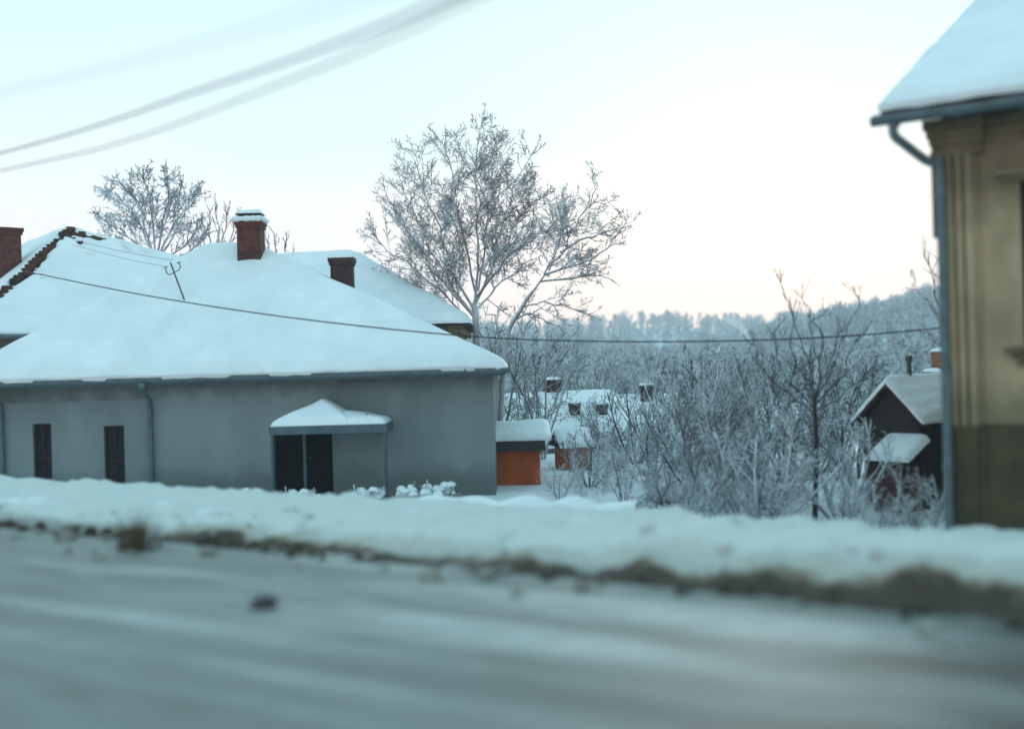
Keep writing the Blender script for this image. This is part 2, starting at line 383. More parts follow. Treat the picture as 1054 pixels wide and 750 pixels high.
# dead grass and weed stalks poking from the foot of the bank
gr = MB()
for k in range(2600):
    s = rng.uniform(-24, 9); n = N0 + rng.gauss(.16, .13) + .16 * nz(s, 0, 1, .5)
    if nz(s, 3, 2, .8) < rng.uniform(-.45, .35): continue
    b = street(s, n, max(0, bank_h(s, n)) - .02); h = rng.uniform(.04, .17)
    d = Vector((rng.gauss(0, .6), rng.gauss(0, .6), 1)).normalized()
    w = Vector((rng.uniform(-1, 1), rng.uniform(-1, 1), 0)).normalized() * .006
    gr.add([b - w, b + w, b + d * h + Vector((0, 0, -.02))], [(0, 1, 2)])
tag(gr.build('dead_grass', M_straw), kind='stuff')

def clumps(name, material, count, nmu, nsd, r0, r1, seed):
    rg = random.Random(seed); mb = MB()
    for k in range(count):
        s = rg.uniform(-22, 7); n = N0 + rg.gauss(nmu, nsd) + .16 * nz(s, 0, 1, .5)
        if nz(s, 8, seed, .6) < rg.uniform(-.5, .3): continue
        r = rg.uniform(r0, r1) * rg.random() ** .7 + .008; c = street(s, n, .004 + max(0, bank_h(s, n) if n > N0 else 0) + r * .25)
        so = rg.uniform(0, 99)
        def f(i, j):
            a, b = 2*math.pi*i, math.pi*j; d = Vector((math.sin(b)*math.cos(a), math.sin(b)*math.sin(a), math.cos(b)))
            q = c + d * (r * (1 + .5 * mnoise.noise(d * 1.7 + Vector((so, 0, 0))))); q.z = c.z + (q.z - c.z) * .7; return q
        mb.grid(f, 8, 5)
    return tag(mb.build(name, material, None, True), kind='stuff')
clumps('slush_lumps', mat('dirty_slush', (.34, .35, .33), .8, (.14, .13, .11), 5), 260, -.2, .35, .02, .085, 31)
clumps('mud_lumps', M_dirt, 300, .06, .12, .02, .065, 32)
clumps('snow_lumps', mat('old_snow', (.55, .585, .58), .8, (.48, .51, .50), 6), 200, 1.05, .3, .03, .09, 33)

# ------------------------------------------------------------------ branches
def wander(p, d, L, r0, r1, nseg, rg, jit, up):
    pts, rad = [p.copy()], [r0]
    d = d.normalized()
    for i in range(nseg):
        d = (d + Vector((rg.gauss(0, jit), rg.gauss(0, jit), rg.gauss(0, jit) + up))).normalized()
        p = p + d * (L / nseg); pts.append(p.copy()); rad.append(lerp(r0, r1, (i + 1) / nseg))
    return pts, rad
def along(pts, t):
    k = t * (len(pts) - 1); i = min(int(k), len(pts) - 2)
    return pts[i].lerp(pts[i+1], k - i), (pts[i+1] - pts[i]).normalized()
def sprout(mb, pts, L, r, lvl, rg, cfg):
    """Side shoots along a limb, each with shoots of its own."""
    if lvl >= len(cfg): return
    c = cfg[lvl]; n = int(c['n'] * L + rg.random())
    for k in range(n):
        t = lerp(c.get('t0', .2), 1.0, rg.random() ** .8)
        p, d = along(pts, t)
        side = d.cross(Vector((rg.gauss(0,1), rg.gauss(0,1), rg.gauss(0,1)))).normalized()
        a = R(rg.uniform(*c['ang'])); cd = d * math.cos(a) + side * math.sin(a)
        cL = L * c['len'] * rg.uniform(.5, 1.15) * (1.2 - .8 * t)
        if 'max' in c: cL = min(cL, c['max'] * rg.uniform(.6, 1.1))
        cr_ = max(c['rmin'], r * c['r'] * (1.1 - .5 * t))
        cp, crd = wander(p, cd, cL, cr_, max(c['rmin'] * .7, cr_ * .35), c['seg'], rg, c['jit'], c['up'])
        mb.tube(cp, crd, 4 if lvl == 0 else 3, False)
        sprout(mb, cp, cL, cr_, lvl + 1, rg, cfg)
def smooth_poly(pts, n):
    out = []
    m = len(pts)
    for k in range(n + 1):
        t = k / n * (m - 1); i = min(int(t), m - 2); f = t - i
        p0, p1, p2, p3 = pts[max(i-1,0)], pts[i], pts[i+1], pts[min(i+2,m-1)]
        out.append(.5 * ((2*p1) + (p2-p0)*f + (2*p0-5*p1+4*p2-p3)*f*f + (3*p1-p0-3*p2+p3)*f**3))
    return out
def limb_len(pts): return sum((b - a).length for a, b in zip(pts, pts[1:]))

def limbed_tree(name, label, trunk, limbs, depth, r, material, cfg, seed, spread=2.2, cat='tree', group=None, rl=.42):
    """Tree whose main limbs follow the lie seen in the photo, each leaning its own way in depth."""
    rg = random.Random(seed)
    base = P(*trunk[0], depth); base.z = gz(base.x, base.y) - .05
    root = thing(name, base, label, cat, group=group)
    tp = [base] + [P(u, v, depth) for u, v in trunk[1:]]
    tp = smooth_poly(tp, 14)
    loc = lambda q: q - base
    t = MB(); tl = [loc(q) for q in tp]
    rad = [lerp(r * 1.25 if i == 0 else r, r * .62, i / 14) for i in range(15)]
    t.tube(tl, rad, 9); t.build('trunk', material, root, True)
    c = MB()
    for pl in limbs:
        dd = rg.uniform(-spread, spread); m = len(pl)
        q = smooth_poly([loc(P(u, v, depth + dd * (i / (m - 1)))) for i, (u, v) in enumerate(pl)], 4 * (m - 1) + 2)
        so = rg.uniform(0, 90); q = [w + Vector((nz(i*.45, so), nz(i*.45, so, 7), .6*nz(i*.45, so, 13))) * (.16 * min(1, i/5)) for i, w in enumerate(q)]
        L = limb_len(q); r0 = r * rl * rg.uniform(.8, 1.1)
        c.tube(q, [lerp(r0, cfg[0]['rmin'], (i / (len(q)-1)) ** .8) for i in range(len(q))], 6, False)
        sprout(c, q, L, r0, 0, rg, cfg)
    c.build('crown', material, root)
    return root

# ------------------------------------------------------------------ roofs
def smin(vals, k):
    m = min(vals)
    return m - k * math.log(sum(math.exp(-(v - m) / k) for v in vals))
def hip_fn(x0, x1, y0, y1, rx0, rx1, ry, h):
    """Height above the eaves of a hipped roof with ridge from rx0 to rx1 at ry."""
    def f(x, y, k=0.0):
        vals = [h * (y - y0) / (ry - y0), h * (y1 - y) / (y1 - ry), h * (x - x0) / (rx0 - x0), h * (x1 - x) / (x1 - rx1)]
        vals = [min(v, h) if False else v for v in vals]
        if k: return min(smin(vals + [h + .02], k), h + .1)
        return min(vals + [h])
    return f
def roof_solid(x0, x1, y0, y1, rx0, rx1, ry, h, ze, t=.09):
    mb = MB()
    top = [(x0,y0,ze),(x1,y0,ze),(x1,y1,ze),(x0,y1,ze),(rx0,ry,ze+h),(rx1,ry,ze+h)]
    bot = [(x0,y0,ze-t),(x1,y0,ze-t),(x1,y1,ze-t),(x0,y1,ze-t)]
    mb.add(top + bot, [(0,1,5,4),(1,2,5),(2,3,4,5),(3,0,4),(0,6,7,1),(1,7,8,2),(2,8,9,3),(3,9,6,0),(9,8,7,6)])
    return mb
def snow_on(fn, x0, x1, y0, y1, ze, thick, nx, ny, k=.12, seed=0, hole=None, over=.04, bump=.035):
    mb = MB(); x0 -= over; x1 += over; y0 -= over; y1 += over
    def top(i, j):
        x, y = lerp(x0, x1, i), lerp(y0, y1, j)
        e = min(x - x0, x1 - x, y - y0, y1 - y)
        rim = min(1.0, e / .22); rim = math.sqrt(max(0, 1 - (1 - rim) ** 2))
        th = thick * (1 + .18 * nz(x, y, seed, .6) + .10 * nz(x, y, seed + 3, 2.3)) * (.25 + .75 * rim)
        z = ze + fn(min(max(x, x0 + over), x1 - over), min(max(y, y0 + over), y1 - over), k) + th + bump * nz(x, y, seed + 5, .9)
        if hole: z -= hole(x, y)
        if e < .3: y += (.07 * nz(x, 0, seed + 11, 1.1) + .03 * nz(x, 0, seed + 12, 4.5)) * (1 - e / .3)
        return (x, y, z)
    mb.grid(top, nx, ny)
    def skirt(a, b, n):
        o = len(mb.v)
        for q in range(n + 1):
            i, j = lerp(a[0], b[0], q / n), lerp(a[1], b[1], q / n)
            x, y, z = top(i, j); wob = .02 * nz(x, y, seed + 8, 3.0)
            mb.v += [(x, y, z), (x, y, ze - .045 + wob if not hole else ze - .03)]
        for q in range(n): mb.f.append((o+2*q, o+2*q+1, o+2*q+3, o+2*q+2))
    skirt((0,0),(1,0),nx); skirt((1,0),(1,1),ny); skirt((1,1),(0,1),nx); skirt((0,1),(0,0),ny)
    return mb
def blob_cap(mb, x, y, w, d, z, h, seed=0, n=14):
    """A cushion of snow on a flat top."""
    def fn(i, j):
        a, b = 2*i - 1, 2*j - 1
        e = (1 - abs(a) ** 4) * (1 - abs(b) ** 4)
        return (x + a * w / 2, y + b * d / 2, z + h * (max(0, e) ** .4) * (1 + .25 * nz(a, b, seed, 1.5)))
    mb.grid(fn, n, n); return mb
def chimney(parent, c, z0, z1, w, d, material, snow=.14, flue=None, corbel=.06):
    b = MB(); x, y = c
    b.frustum(c, z0, w, d, z1 - .22, w * .97, d * .97)
    b.frustum(c, z1 - .22, w + corbel, d + corbel, z1 - .13, w + corbel, d + corbel)
    b.frustum(c, z1 - .13, w + 2*corbel, d + 2*corbel, z1, w + 2*corbel, d + 2*corbel)
    ch = b.build('chimney', material, parent, bevel=.012)
    s = MB(); zt = z1
    if flue:
        f = MB(); f.frustum(c, z1, w * .92, d * .92, z1 + flue, w * .92, d * .92); f.build('flue', M_brick2, ch, bevel=.01)
        zt = z1 + flue
        # snow lying on the ledge round the flue
        for k in range(4):
            a0 = [(-1,-1),(1,-1),(1,1),(-1,1)][k]; a1 = [(1,-1),(1,1),(-1,1),(-1,-1)][k]
            pts = [Vector((x + lerp(a0[0], a1[0], t) * (w/2 + corbel*.75), y + lerp(a0[1], a1[1], t) * (d/2 + corbel*.75), z1 + .03 + .02 * nz(t*3, k, 1))) for t in [q/10 for q in range(11)]]
            s.tube(pts, [.075 + .025 * nz(q, k, 2, .8) for q in range(11)], 8)
        blob_cap(s, x, y, w * 1.08, d * 1.08, zt - .02, snow, 3)
    else:
        blob_cap(s, x, y, w + 2*corbel + .03, d + 2*corbel + .03, zt - .02, snow, 4)
    s.build('snow_cap', M_snow, ch, True)
    return ch

# ------------------------------------------------------------------ long grey house
HX, HY, HZ = -6.45, 25.0, -1.5
house = thing('grey_house', (HX, HY, HZ), 'long low grey rendered house under a broad snowy hipped roof with chimneys', 'house')
EZ = 3.03                                    # eaves above the yard
ex0, ex1, ey1 = -6.75, 6.28, 11.0
RX0, RX1, RY, RH = -2.1, -.9, 5.5, 3.62
wx0, wx1, wy = -6.2, 5.98, .42
def wall_with_holes(x0, x1, y, z0, z1, holes, thick=.3):
    """A rendered front wall with real openings cut through."""
    mb = MB(); xs = sorted({x0, x1, *[h[0] for h in holes], *[h[1] for h in holes]})
    zs = sorted({z0, z1, *[h[2] for h in holes], *[h[3] for h in holes]})
    for a, b in zip(xs, xs[1:]):
        for c, d in zip(zs, zs[1:]):
            cx, cz = (a+b)/2, (c+d)/2
            if any(h[0] < cx < h[1] and h[2] < cz < h[3] for h in holes): continue
            mb.add([(a,y,c),(b,y,c),(b,y,d),(a,y,d)], [(0,1,2,3)])
    for h in holes:
        a, b, c, d = h
        mb.add([(a,y,c),(b,y,c),(b,y,d),(a,y,d),(a,y+thick,c),(b,y+thick,c),(b,y+thick,d),(a,y+thick,d)],
               [(0,1,5,4),(1,2,6,5),(2,3,7,6),(3,0,4,7)])
    return mb
def hx(u): return P(u, 450, HY + wy).x - HX
def hz(v, u): return P(u, v, HY + wy).z - HZ
WIN = [(hx(34), hx(53), hz(499, 43), hz(436, 43)), (hx(107), hx(128), hz(501, 118), hz(438, 118))]
DOOR = (hx(281), hx(342), 0.0, hz(441, 312))
w = wall_with_holes(wx0, wx1, wy, -.6, EZ - .02, WIN + [DOOR])
w.add([(wx0,wy,-.6),(wx0,10.6,-.6),(wx0,10.6,EZ-.02),(wx0,wy,EZ-.02)], [(0,3,2,1)])
w.add([(wx1,wy,-.6),(wx1,10.6,-.6),(wx1,10.6,EZ-.02),(wx1,wy,EZ-.02)], [(0,1,2,3)])
w.add([(wx0,10.6,-.6),(wx1,10.6,-.6),(wx1,10.6,EZ-.02),(wx0,10.6,EZ-.02)], [(0,1,2,3)])
w.build('wall', M_wall_grey, house)
# stained band of old render below the eaves, left of the downpipe, and a plain frieze on the right
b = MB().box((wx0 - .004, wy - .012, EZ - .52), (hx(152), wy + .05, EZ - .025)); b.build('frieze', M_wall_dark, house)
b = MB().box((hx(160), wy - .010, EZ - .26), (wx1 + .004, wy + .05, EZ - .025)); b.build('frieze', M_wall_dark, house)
for a, bb, c, d in WIN:
    f = MB(); y = wy + .09
    for q in ((a, a+.06), (bb-.06, bb), ((a+bb)/2-.03, (a+bb)/2+.03)): f.box((q[0], y, c + .001), (q[1], y + .07, d - .001))
    for q in ((c, c+.07), (d-.07, d), (lerp(c,d,.42)-.04, lerp(c,d,.42)+.04)): f.box((a + .001, y + .003, q[0]), (bb - .001, y + .067, q[1]))
    fr = f.build('window', M_woodred, house)
    MB().box((a + .01, y + .03, c + .01), (bb - .01, y + .045, d - .01)).build('pane', M_glass, fr)
    MB().box((a - .06, wy - .06, c - .05), (bb + .06, wy + .08, c - .002)).build('sill', M_stone, fr)
a, bb, c, d = DOOR
f = MB(); f.box((a + .02, wy + .24, 0), (lerp(a, bb, .48), wy + .29, d - .02)); f.box((lerp(a, bb, .52), wy + .24, 0), (bb - .02, wy + .29, d - .02))
for q0, q1 in ((.08, .42), (.58, .92)):
    f.box((lerp(a,bb,q0), wy + .225, .25), (lerp(a,bb,q1), wy + .24, .95)); f.box((lerp(a,bb,q0), wy + .225, 1.1), (lerp(a,bb,q1), wy + .24, d - .3))
dr = f.build('door', mat('near_black_door', (.008, .007, .008), .95, spec=.05), house)
MB().box((lerp(a, bb, .475), wy + .19, 0), (lerp(a, bb, .525), wy + .31, d - .02)).build('door_post', M_canopy, dr)
MB().tube([(lerp(a,bb,.57), wy+.2, 1.0), (lerp(a,bb,.57), wy+.17, 1.0), (lerp(a,bb,.63), wy+.17, 1.0)], .012, 6).build('handle', M_steel, dr)
MB().box((a - .15, wy - .75, -.5), (hx(400), wy - .02, -.02)).build('doorstep', M_stone, house)
# roof, snow, gutter, downpipes
rf = roof_solid(ex0, ex1, 0, ey1, RX0, RX1, RY, RH, EZ).build('roof', M_tile, house)
fn = hip_fn(ex0, ex1, 0, ey1, RX0, RX1, RY, RH)
sn = snow_on(fn, ex0, ex1, 0, ey1, EZ, .20, 150, 110, .045, 1).build('snow', M_roofsnow, rf, True)
gt = MB()
def gutter_bar(mb, x0, x1, y, z, r=.075):
    pr = [(-r, .0), (-r*.94, -.55*r), (-.6*r, -r), (.2*r, -1.1*r), (.8*r, -.8*r), (r, -.2*r), (r, .05), (r*.85, .05), (.7*r, -.6*r), (0, -.9*r), (-.7*r, -.6*r), (-r*.85, 0)]
    n = len(pr); o = len(mb.v)
    for x in (x0, x1): mb.v += [(x, y + a, z + b) for a, b in pr]
    for k in range(n): mb.f.append((o+k, o+(k+1)%n, o+n+(k+1)%n, o+n+k))
    mb.f.append(tuple(o+k for k in reversed(range(n)))); mb.f.append(tuple(o+n+k for k in range(n)))
gutter_bar(gt, ex0 - .05, ex1 + .12, -.11, EZ - .05)
gt.box((ex0, -.02, EZ - .17), (ex1, .02, EZ - .095))
gt.box((ex0, .02, EZ - .13), (ex1, wy - .013, EZ - .092))
for k in range(18):
    x = lerp(ex0 + .3, ex1 - .3, k / 17); gt.box((x - .012, -.2, EZ - .14), (x + .012, -.03, EZ - .125))
gt.build('gutter', M_gutter, house)
for u in (156, 3):
    x = hx(u); p = MB()
    p.tube([(x, -.11, EZ - .13), (x, -.10, EZ - .25), (x + .02, .1, EZ - .42), (x + .02, wy - .09, EZ - .55), (x + .02, wy - .09, 1.4), (x + .02, wy - .09, -.4)], .055, 10)
    p.frustum((x, -.11), EZ - .3, .12, .12, EZ - .12, .2, .17)
    for z in (EZ - .8, 1.2): p.tube([(x + .02, wy - .09, z), (x + .02, wy - .09, z + .04)], .066, 10)
    p.build('downpipe', M_gutter, house, True)
# door canopy: two bays of a small hipped canopy on a slim post
hxf = lambda u: P(u, 430, HY - .85).x - HX
cx0, cx1 = hxf(278), hxf(397)
cz0 = hz(436, 330); pk = hz(410, 325)
can = MB()
def canopy_bay(mb, x0, x1, px, z0, zp, y0=-.85, t=0.0):
    mb.add([(x0, y0, z0), (x1, y0, z0), (x1, wy - .015, z0), (x0, wy - .015, z0), (px, (y0 + wy) / 2 + .1, zp), (px, wy - .015, zp)],
           [(0,1,4), (1,2,5,4), (0,4,5,3), (3,2,1,0), (3,5,2)])
xm = hxf(362)
canopy_bay(can, cx0, xm, hxf(326), cz0, pk - .13)
canopy_bay(can, xm + .004, cx1, hxf(372), cz0, cz0 + .24)
can.box((cx0 - .02, -.9, cz0 - .16), (cx1 + .02, -.85, cz0 + .03))
can.box((cx0 - .02, -.846, cz0 - .16), (cx0 + .03, wy - .015, cz0 + .03)); can.box((cx1 - .03, -.846, cz0 - .16), (cx1 + .02, wy - .015, cz0 + .03))
cano = can.build('canopy', M_canopy, house)
cs = MB()
def canopy_snow(mb, x0, x1, px, z0, zp, seed, y0=-.88):
    y1, py = wy - .03, (-.85 + wy) / 2 + .1
    def f(i, j):
        x, y = lerp(x0, x1, i), lerp(y0, y1, j)
        e = min(x - x0, x1 - x, y - y0)
        zz = min((x - x0) / (px - x0), (x1 - x) / (x1 - px), (y - y0) / (py - y0), 1.0)
        rim = min(1, e / .14); rim = math.sqrt(max(0, 1 - (1 - rim) ** 2))
        return (x, y, z0 + (zp - z0) * max(0, zz) + .11 * rim * (1 + .3 * nz(x, y, seed, 2)))
    mb.grid(f, 30, 18)
canopy_snow(cs, cx0 - .01, xm - .02, hxf(326), cz0 + .02, pk - .10, 2)
canopy_snow(cs, xm - .75, cx1, hxf(352), cz0 + .02, cz0 + .21, 5)
cs.build('canopy_snow', M_snow, cano, True)
ps = MB().tube([(cx1 - .03, -.85, cz0 - .16), (cx1 - .03, -.85, -.3)], .04, 8); ps.build('post', M_canopy, cano)
ps = MB().tube([(cx0 + .03, -.85, cz0 - .16), (cx0 + .03, -.85, -.3)], .035, 8); ps.build('post', M_canopy, cano)
# chimneys
q = P(258.5, 246, 29.75)
chimney(house, (q.x - HX, q.y - HY), EZ + 2.3, P(258, 227, 29.6).z - HZ, .66, .62, M_brick, .13, .2, .05)
q = P(352.5, 280, 29.6)
c2 = chimney(house, (q.x - HX, q.y - HY), EZ + .9, P(352, 265.5, 29.6).z - HZ, .60, .55, M_brick2, .16, None, .05)

ant = thing('tv_antenna', P(188, 305, 27.7), 'small leaning rooftop aerial with forked arms on the snowy slope', 'antenna')
a = MB(); o = ant.location
loc = lambda u, v, y=27.7: P(u, v, y) - o
a.tube([loc(190, 309), loc(175.5, 270)], .022, 6); a.build('mast', M_wire, ant)
a = MB(); a.tube([loc(170.5, 276), loc(172, 281.5), loc(174.5, 283), loc(184, 278), loc(186, 275), loc(184.5, 270)], .014, 6)
a.build('arm', M_wire, ant)
a = MB(); a.tube([loc(169, 275.5), loc(173, 274.5)], .012, 5); a.build('tip', M_wire, ant); a = MB(); a.tube([loc(182, 271), loc(186, 269.5)], .012, 5); a.build('tip', M_wire, ant)

# ------------------------------------------------------------------ house behind, left: roof with tiles showing through
LY = 36.0
LYAW = R(130)                                  # its ridge runs away to the left; the hipped end faces the street
LR = P(72, 231, LY)
lh = thing('yellow_house', (LR.x, LY, -2.2), 'yellow house behind the grey one, dark tiles bared along its snowy hip', 'house', rz=LYAW)
LE = P(25, 344, 30.5).z + 2.2
LH = LR.z - .14 + 2.2 - LE
lx0, lx1, ly0, ly1, lrx = -5.0, 9.0, -11.5, 4.6, 4.2
w = MB(); w.box((lx0 + .5, ly0 + .5, -.8), (lx1 - .5, ly1 - .5, LE - .06)); w.build('wall', M_yellow, lh)
b = MB(); b.box((lx0 + .3, ly0 + .3, LE - .36), (lx1 - .3, ly1 - .3, LE - .1)); b.build('cornice', M_ochre_d, lh)
rfo = roof_solid(lx0, lx1, ly0, ly1, 0, lrx, 0, LH, LE).build('roof', M_tile, lh)
fn = hip_fn(lx0, lx1, ly0, ly1, 0, lrx, 0, LH)
tl = MB()                                     # hip and field tiles standing proud along the bared hip
for k in range(30):
    t = k / 29
    x, y, z = lerp(lx0, 0, t), lerp(ly1, 0, t), LE + LH * t
    j_ = rng.uniform(-.03, .03)
    if rng.random() < .85: tl.frustum((x + j_, y), z - .06, .30, .30, z + .07 + j_, .22, .24)
    for q in range(3):
        if rng.random() < .8:
            xx, yy = x - .05, y - .22 - .24 * q
            zz = LE + fn(max(xx, lx0), yy); tl.frustum((xx, yy), zz - .06, .25, .22, zz + .05, .22, .2)
tl.build('hip_tile', M_tile, rfo)
HOLES = [(-.42, -.22, .26), (-.5, -.75, .30), (-.95, -.05, .15), (-.95, -1.5, .14), (-1.25, -1.5, .13), (-1.2, -2.1, .13), (-1.5, -.1, .11), (-.3, .35, .22), (-.62, .2, .14)]
def hole(x, y):
    th, tl_ = (x - lx0) / -lx0, (ly1 - y) / ly1
    h = 0.0
    if th < 1.0 and -.6 < y:
        wdt = .055 + .05 * (1 - th) + .03 * nz(x, y, 2, 2.2)
        row = math.floor(th * 24); wdt = .03 + .045 * (1 - th) + .06 * nz(row * 1.7, 3 if th < tl_ else 9, 2, 1.0)
        h += .32 * sst((wdt - abs(th - tl_ + .02)) / .02) * (1 if nz(x * 1.3, y * 1.3, 8) > -.28 else .35)
    for cxx, cyy, ww in HOLES:
        d_ = math.hypot((x - cxx) / ww, (y - cyy) / (ww * 1.3)) + .35 * nz(x, y, 4, 4)
        h += .27 * sst(1.5 - 1.5 * d_)
    return h
snow_on(fn, lx0, lx1, ly0, ly1, LE, .15, 190, 200, .07, 21, hole, bump=.07).build('snow', M_roofsnow, rfo, True)
gt = MB()
gt.tube([(lx0 - .1, ly0, LE - .07), (lx0 - .1, ly1, LE - .07)], .07, 8)
gt.build('gutter', M_gutter, lh)
q = Matrix.Rotation(-LYAW, 4, 'Z') @ (P(2, 262, 34.6) - Vector(lh.location))
chimney(lh, (q.x, q.y), LE + .3, P(8, 235.5, 34.6).z + 2.2, .98, .98, M_brick, .02, None, .06)

# house behind, right
RYD = 33.5
rh = thing('cream_house', (P(395, 300, RYD).x, RYD, -2.2), 'cream walled house peeping out behind the grey roof, smooth snow to its eaves', 'house')
RE = P(470, 331, RYD - 1).z + 2.2
rtop = P(330, 263, RYD + 3.4).z + 2.2
rx0 = -9.0; rx1 = P(483, 330, RYD - 1).x - rh.location.x
w = MB(); w.box((rx0 + .4, -.6, -.8), (rx1 - .45, 7.0, RE - .08)); w.build('wall', M_yellow, rh)
b = MB(); b.box((rx0 + .2, -.8, RE - .32), (rx1 - .25, 7.2, RE - .1)); b.build('cornice', M_ochre_d, rh)
rrx = P(362, 265, RYD + 3.2).x - rh.location.x
rfo = roof_solid(rx0, rx1, -1.0, 7.4, rx0 + 3.0, rrx, 3.2, rtop - RE, RE).build('roof', M_tile, rh)
fn = hip_fn(rx0, rx1, -1.0, 7.4, rx0 + 3.0, rrx, 3.2, rtop - RE)
snow_on(fn, rx0, rx1, -1.0, 7.4, RE, .20, 110, 80, .07, 31).build('snow', M_roofsnow, rfo, True)

# ------------------------------------------------------------------ ochre house at the right edge
RN = 12.8
cor = Vector((4.86, (RN - .523 * 4.86) / .853, -.6))
oh = thing('ochre_house', cor, 'weathered ochre house with fluted corner pilaster, mossy plinth and snowy roof', 'house', rz=SYAW)
GZ = P(975, 117, 11.85).z + .6                 # gutter height above the house's own base
WZ = GZ - .06
ow0, ow1 = 0.0, 6.5
owin = (.82, 1.84, P(1050, 356, 11.6).z + .6, P(1050, 186, 11.6).z + .6)
w = wall_with_holes(ow0, ow1, 0.0, -1.2, WZ, [owin], .25)
w.add([(ow0,0,-1.2),(ow0,14,-1.2),(ow0,14,WZ),(ow0,0,WZ)], [(0,3,2,1)]); w.add([(ow1,0,-1.2),(ow1,14,-1.2),(ow1,14,WZ),(ow1,0,WZ)], [(0,1,2,3)])
w.add([(ow0,14,-1.2),(ow1,14,-1.2),(ow1,14,WZ),(ow0,14,WZ)], [(0,1,2,3)])
w.add([(ow0,0,WZ),(ow0,14,WZ),(ow0,7,WZ+2.8)], [(0,1,2)]); w.add([(ow1,0,WZ),(ow1,14,WZ),(ow1,7,WZ+2.8)], [(0,1,2)])
w.build('wall', M_ochre, oh)
pz = P(1000, 437, 11.7).z + .6                # top of plinth
pl = MB()
for i, (a, b_, d_) in enumerate(((.0, .06, .045), (.06, .085, .02), (.085, .155, .105), (.155, .18, .018), (.18, .25, .105), (.25, .275, .018), (.275, .36, .105), (.36, .41, .04))):
    pl.box((a, -d_, pz - .02), (b_, .01, WZ - .40))
pl.build('pilaster', M_ochre, oh)
cap = MB()
for z0, z1, e in ((.40, .34, .10), (.34, .28, .075), (.28, .20, .11), (.20, .11, .15), (.11, .0, .20)):
    cap.box((-.02 - e * .55, -e, WZ - z0), (.44 + e * .3, .012, WZ - z1))
cap.build('capital', M_ochre_d, oh, bevel=.01)
cn = MB()
for z0, z1, e in ((.30, .22, .03), (.22, .12, .06), (.12, .0, .11)): cn.box((.46 + e*.3, -e, WZ - z0), (ow1 + .05, .012, WZ - z1))
cn.build('cornice', M_ochre_d, oh, bevel=.01)
# plastered quoin strip on the gable side, broken off half way down
MB().box((-.075, -.03, P(963, 243, 11.9).z + .6), (-.003, .35, WZ - .42)).build('corner_strip', M_ochre_d, oh)
pn = MB(); pn.box((-.03, -.055, -1.2), (.42, .015, pz)); pn.box((.42, -.04, -1.2), (ow1 + .02, .012, pz - .004))
pn.box((.10, -.085, -1.2), (.34, -.05, pz - .03))
pn.build('plinth', M_plinth, oh, bevel=.008)
a, b_, c, d = owin
f = MB()
for q in ((a, a+.07), (b_-.07, b_), ((a+b_)/2-.04, (a+b_)/2+.04)): f.box((q[0], .09, c+.001), (q[1], .16, d-.001))
for q in ((c, c+.08), (d-.08, d), (lerp(c,d,.68)-.03, lerp(c,d,.68)+.03)): f.box((a+.001, .093, q[0]), (b_-.001, .157, q[1]))
fr = f.build('window', M_oldwood, oh)
MB().box((a+.01, .12, c+.01), (b_-.01, .135, d-.01)).build('pane', M_glass, fr)
hd = MB(); hd.box((a - .22, -.15, d + .06), (b_ + .22, .012, d + .11)); hd.box((a - .17, -.07, d + .0), (b_ + .17, .012, d + .058))
hd.build('window_hood', M_ochre, fr)
sl = MB(); sl.box((a - .18, -.11, c - .07), (b_ + .18, .012, c - .005)); sl.box((a - .12, -.06, c - .13), (b_ + .12, .012, c - .075)); sl.box((a - .06, -.04, c - .22), (b_ + .06, .012, c - .135))
sl.build('window_sill', M_ochre_d, fr)
# roof: pitched, eave towards the street, verge at the left end
ov, og = .52, .45
rise = math.tan(R(23))
rp = MB()
def oroof(z0, z1, x0, x1, y0, mid):
    mb = MB(); h = (mid - y0) * rise
    mb.add([(x0,y0,GZ+z0),(x1,y0,GZ+z0),(x1,mid,GZ+h+z0),(x0,mid,GZ+h+z0),(x0,2*mid-y0,GZ+z0),(x1,2*mid-y0,GZ+z0),
            (x0,y0,GZ+z1),(x1,y0,GZ+z1),(x1,mid,GZ+h+z1),(x0,mid,GZ+h+z1),(x0,2*mid-y0,GZ+z1),(x1,2*mid-y0,GZ+z1)],
           [(3,2,1,0),(2,3,4,5),(6,7,8,9),(11,10,9,8),(0,1,7,6),(4,10,11,5),(0,6,9,3),(3,9,10,4),(1,2,8,7),(2,5,11,8)])
    return mb
rfo = oroof(.02, .10, -ov, ow1 + .5, -og, 7.0).build('roof', M_tile, oh)
def ofn(x, y, k=0): return (7.0 + og - abs(y - 7.0)) * rise
snw = snow_on(ofn, -ov, ow1 + .5, -og, 14 + og, GZ + .10, .17, 80, 150, 0, 41, over=.03)
snw.v = [(x, y, max(z, GZ + .04 + ofn(x, min(max(y, -og), 14 + og)))) if True else 0 for x, y, z in snw.v]
snw.build('snow', M_roofsnow, rfo, True)
sf = MB(); sf.box((-ov + .05, -og + .03, GZ - .06), (ow1 + .4, -.205, GZ - .03)); sf.box((-ov + .04, -og, GZ - .075), (ow1 + .4, -og + .028, GZ + .018))
sf.build('soffit', M_oldwood, rfo)
gt = MB(); gutter_bar(gt, -ov - .08, ow1 + .5, -og - .09, GZ - .03, .085)
for k in range(12): x = lerp(-ov + .2, ow1, k / 11); gt.box((x - .015, -og - .19, GZ - .14), (x + .015, -og - .0, GZ - .122))
gt.build('gutter', M_gutter, oh)
dp = MB()
dx0 = -.36
dp.tube(smooth_poly([Vector(p) for p in ((dx0, -og - .09, GZ - .10), (dx0, -og - .09, GZ - .24), (dx0 + .10, -og - .02, GZ - .35), (-.10, -.22, GZ - .50), (.02, -.17, GZ - .57), (.04, -.15, GZ - .72), (.04, -.15, 1.4), (.04, -.15, -1.0))], 60), .052, 12)
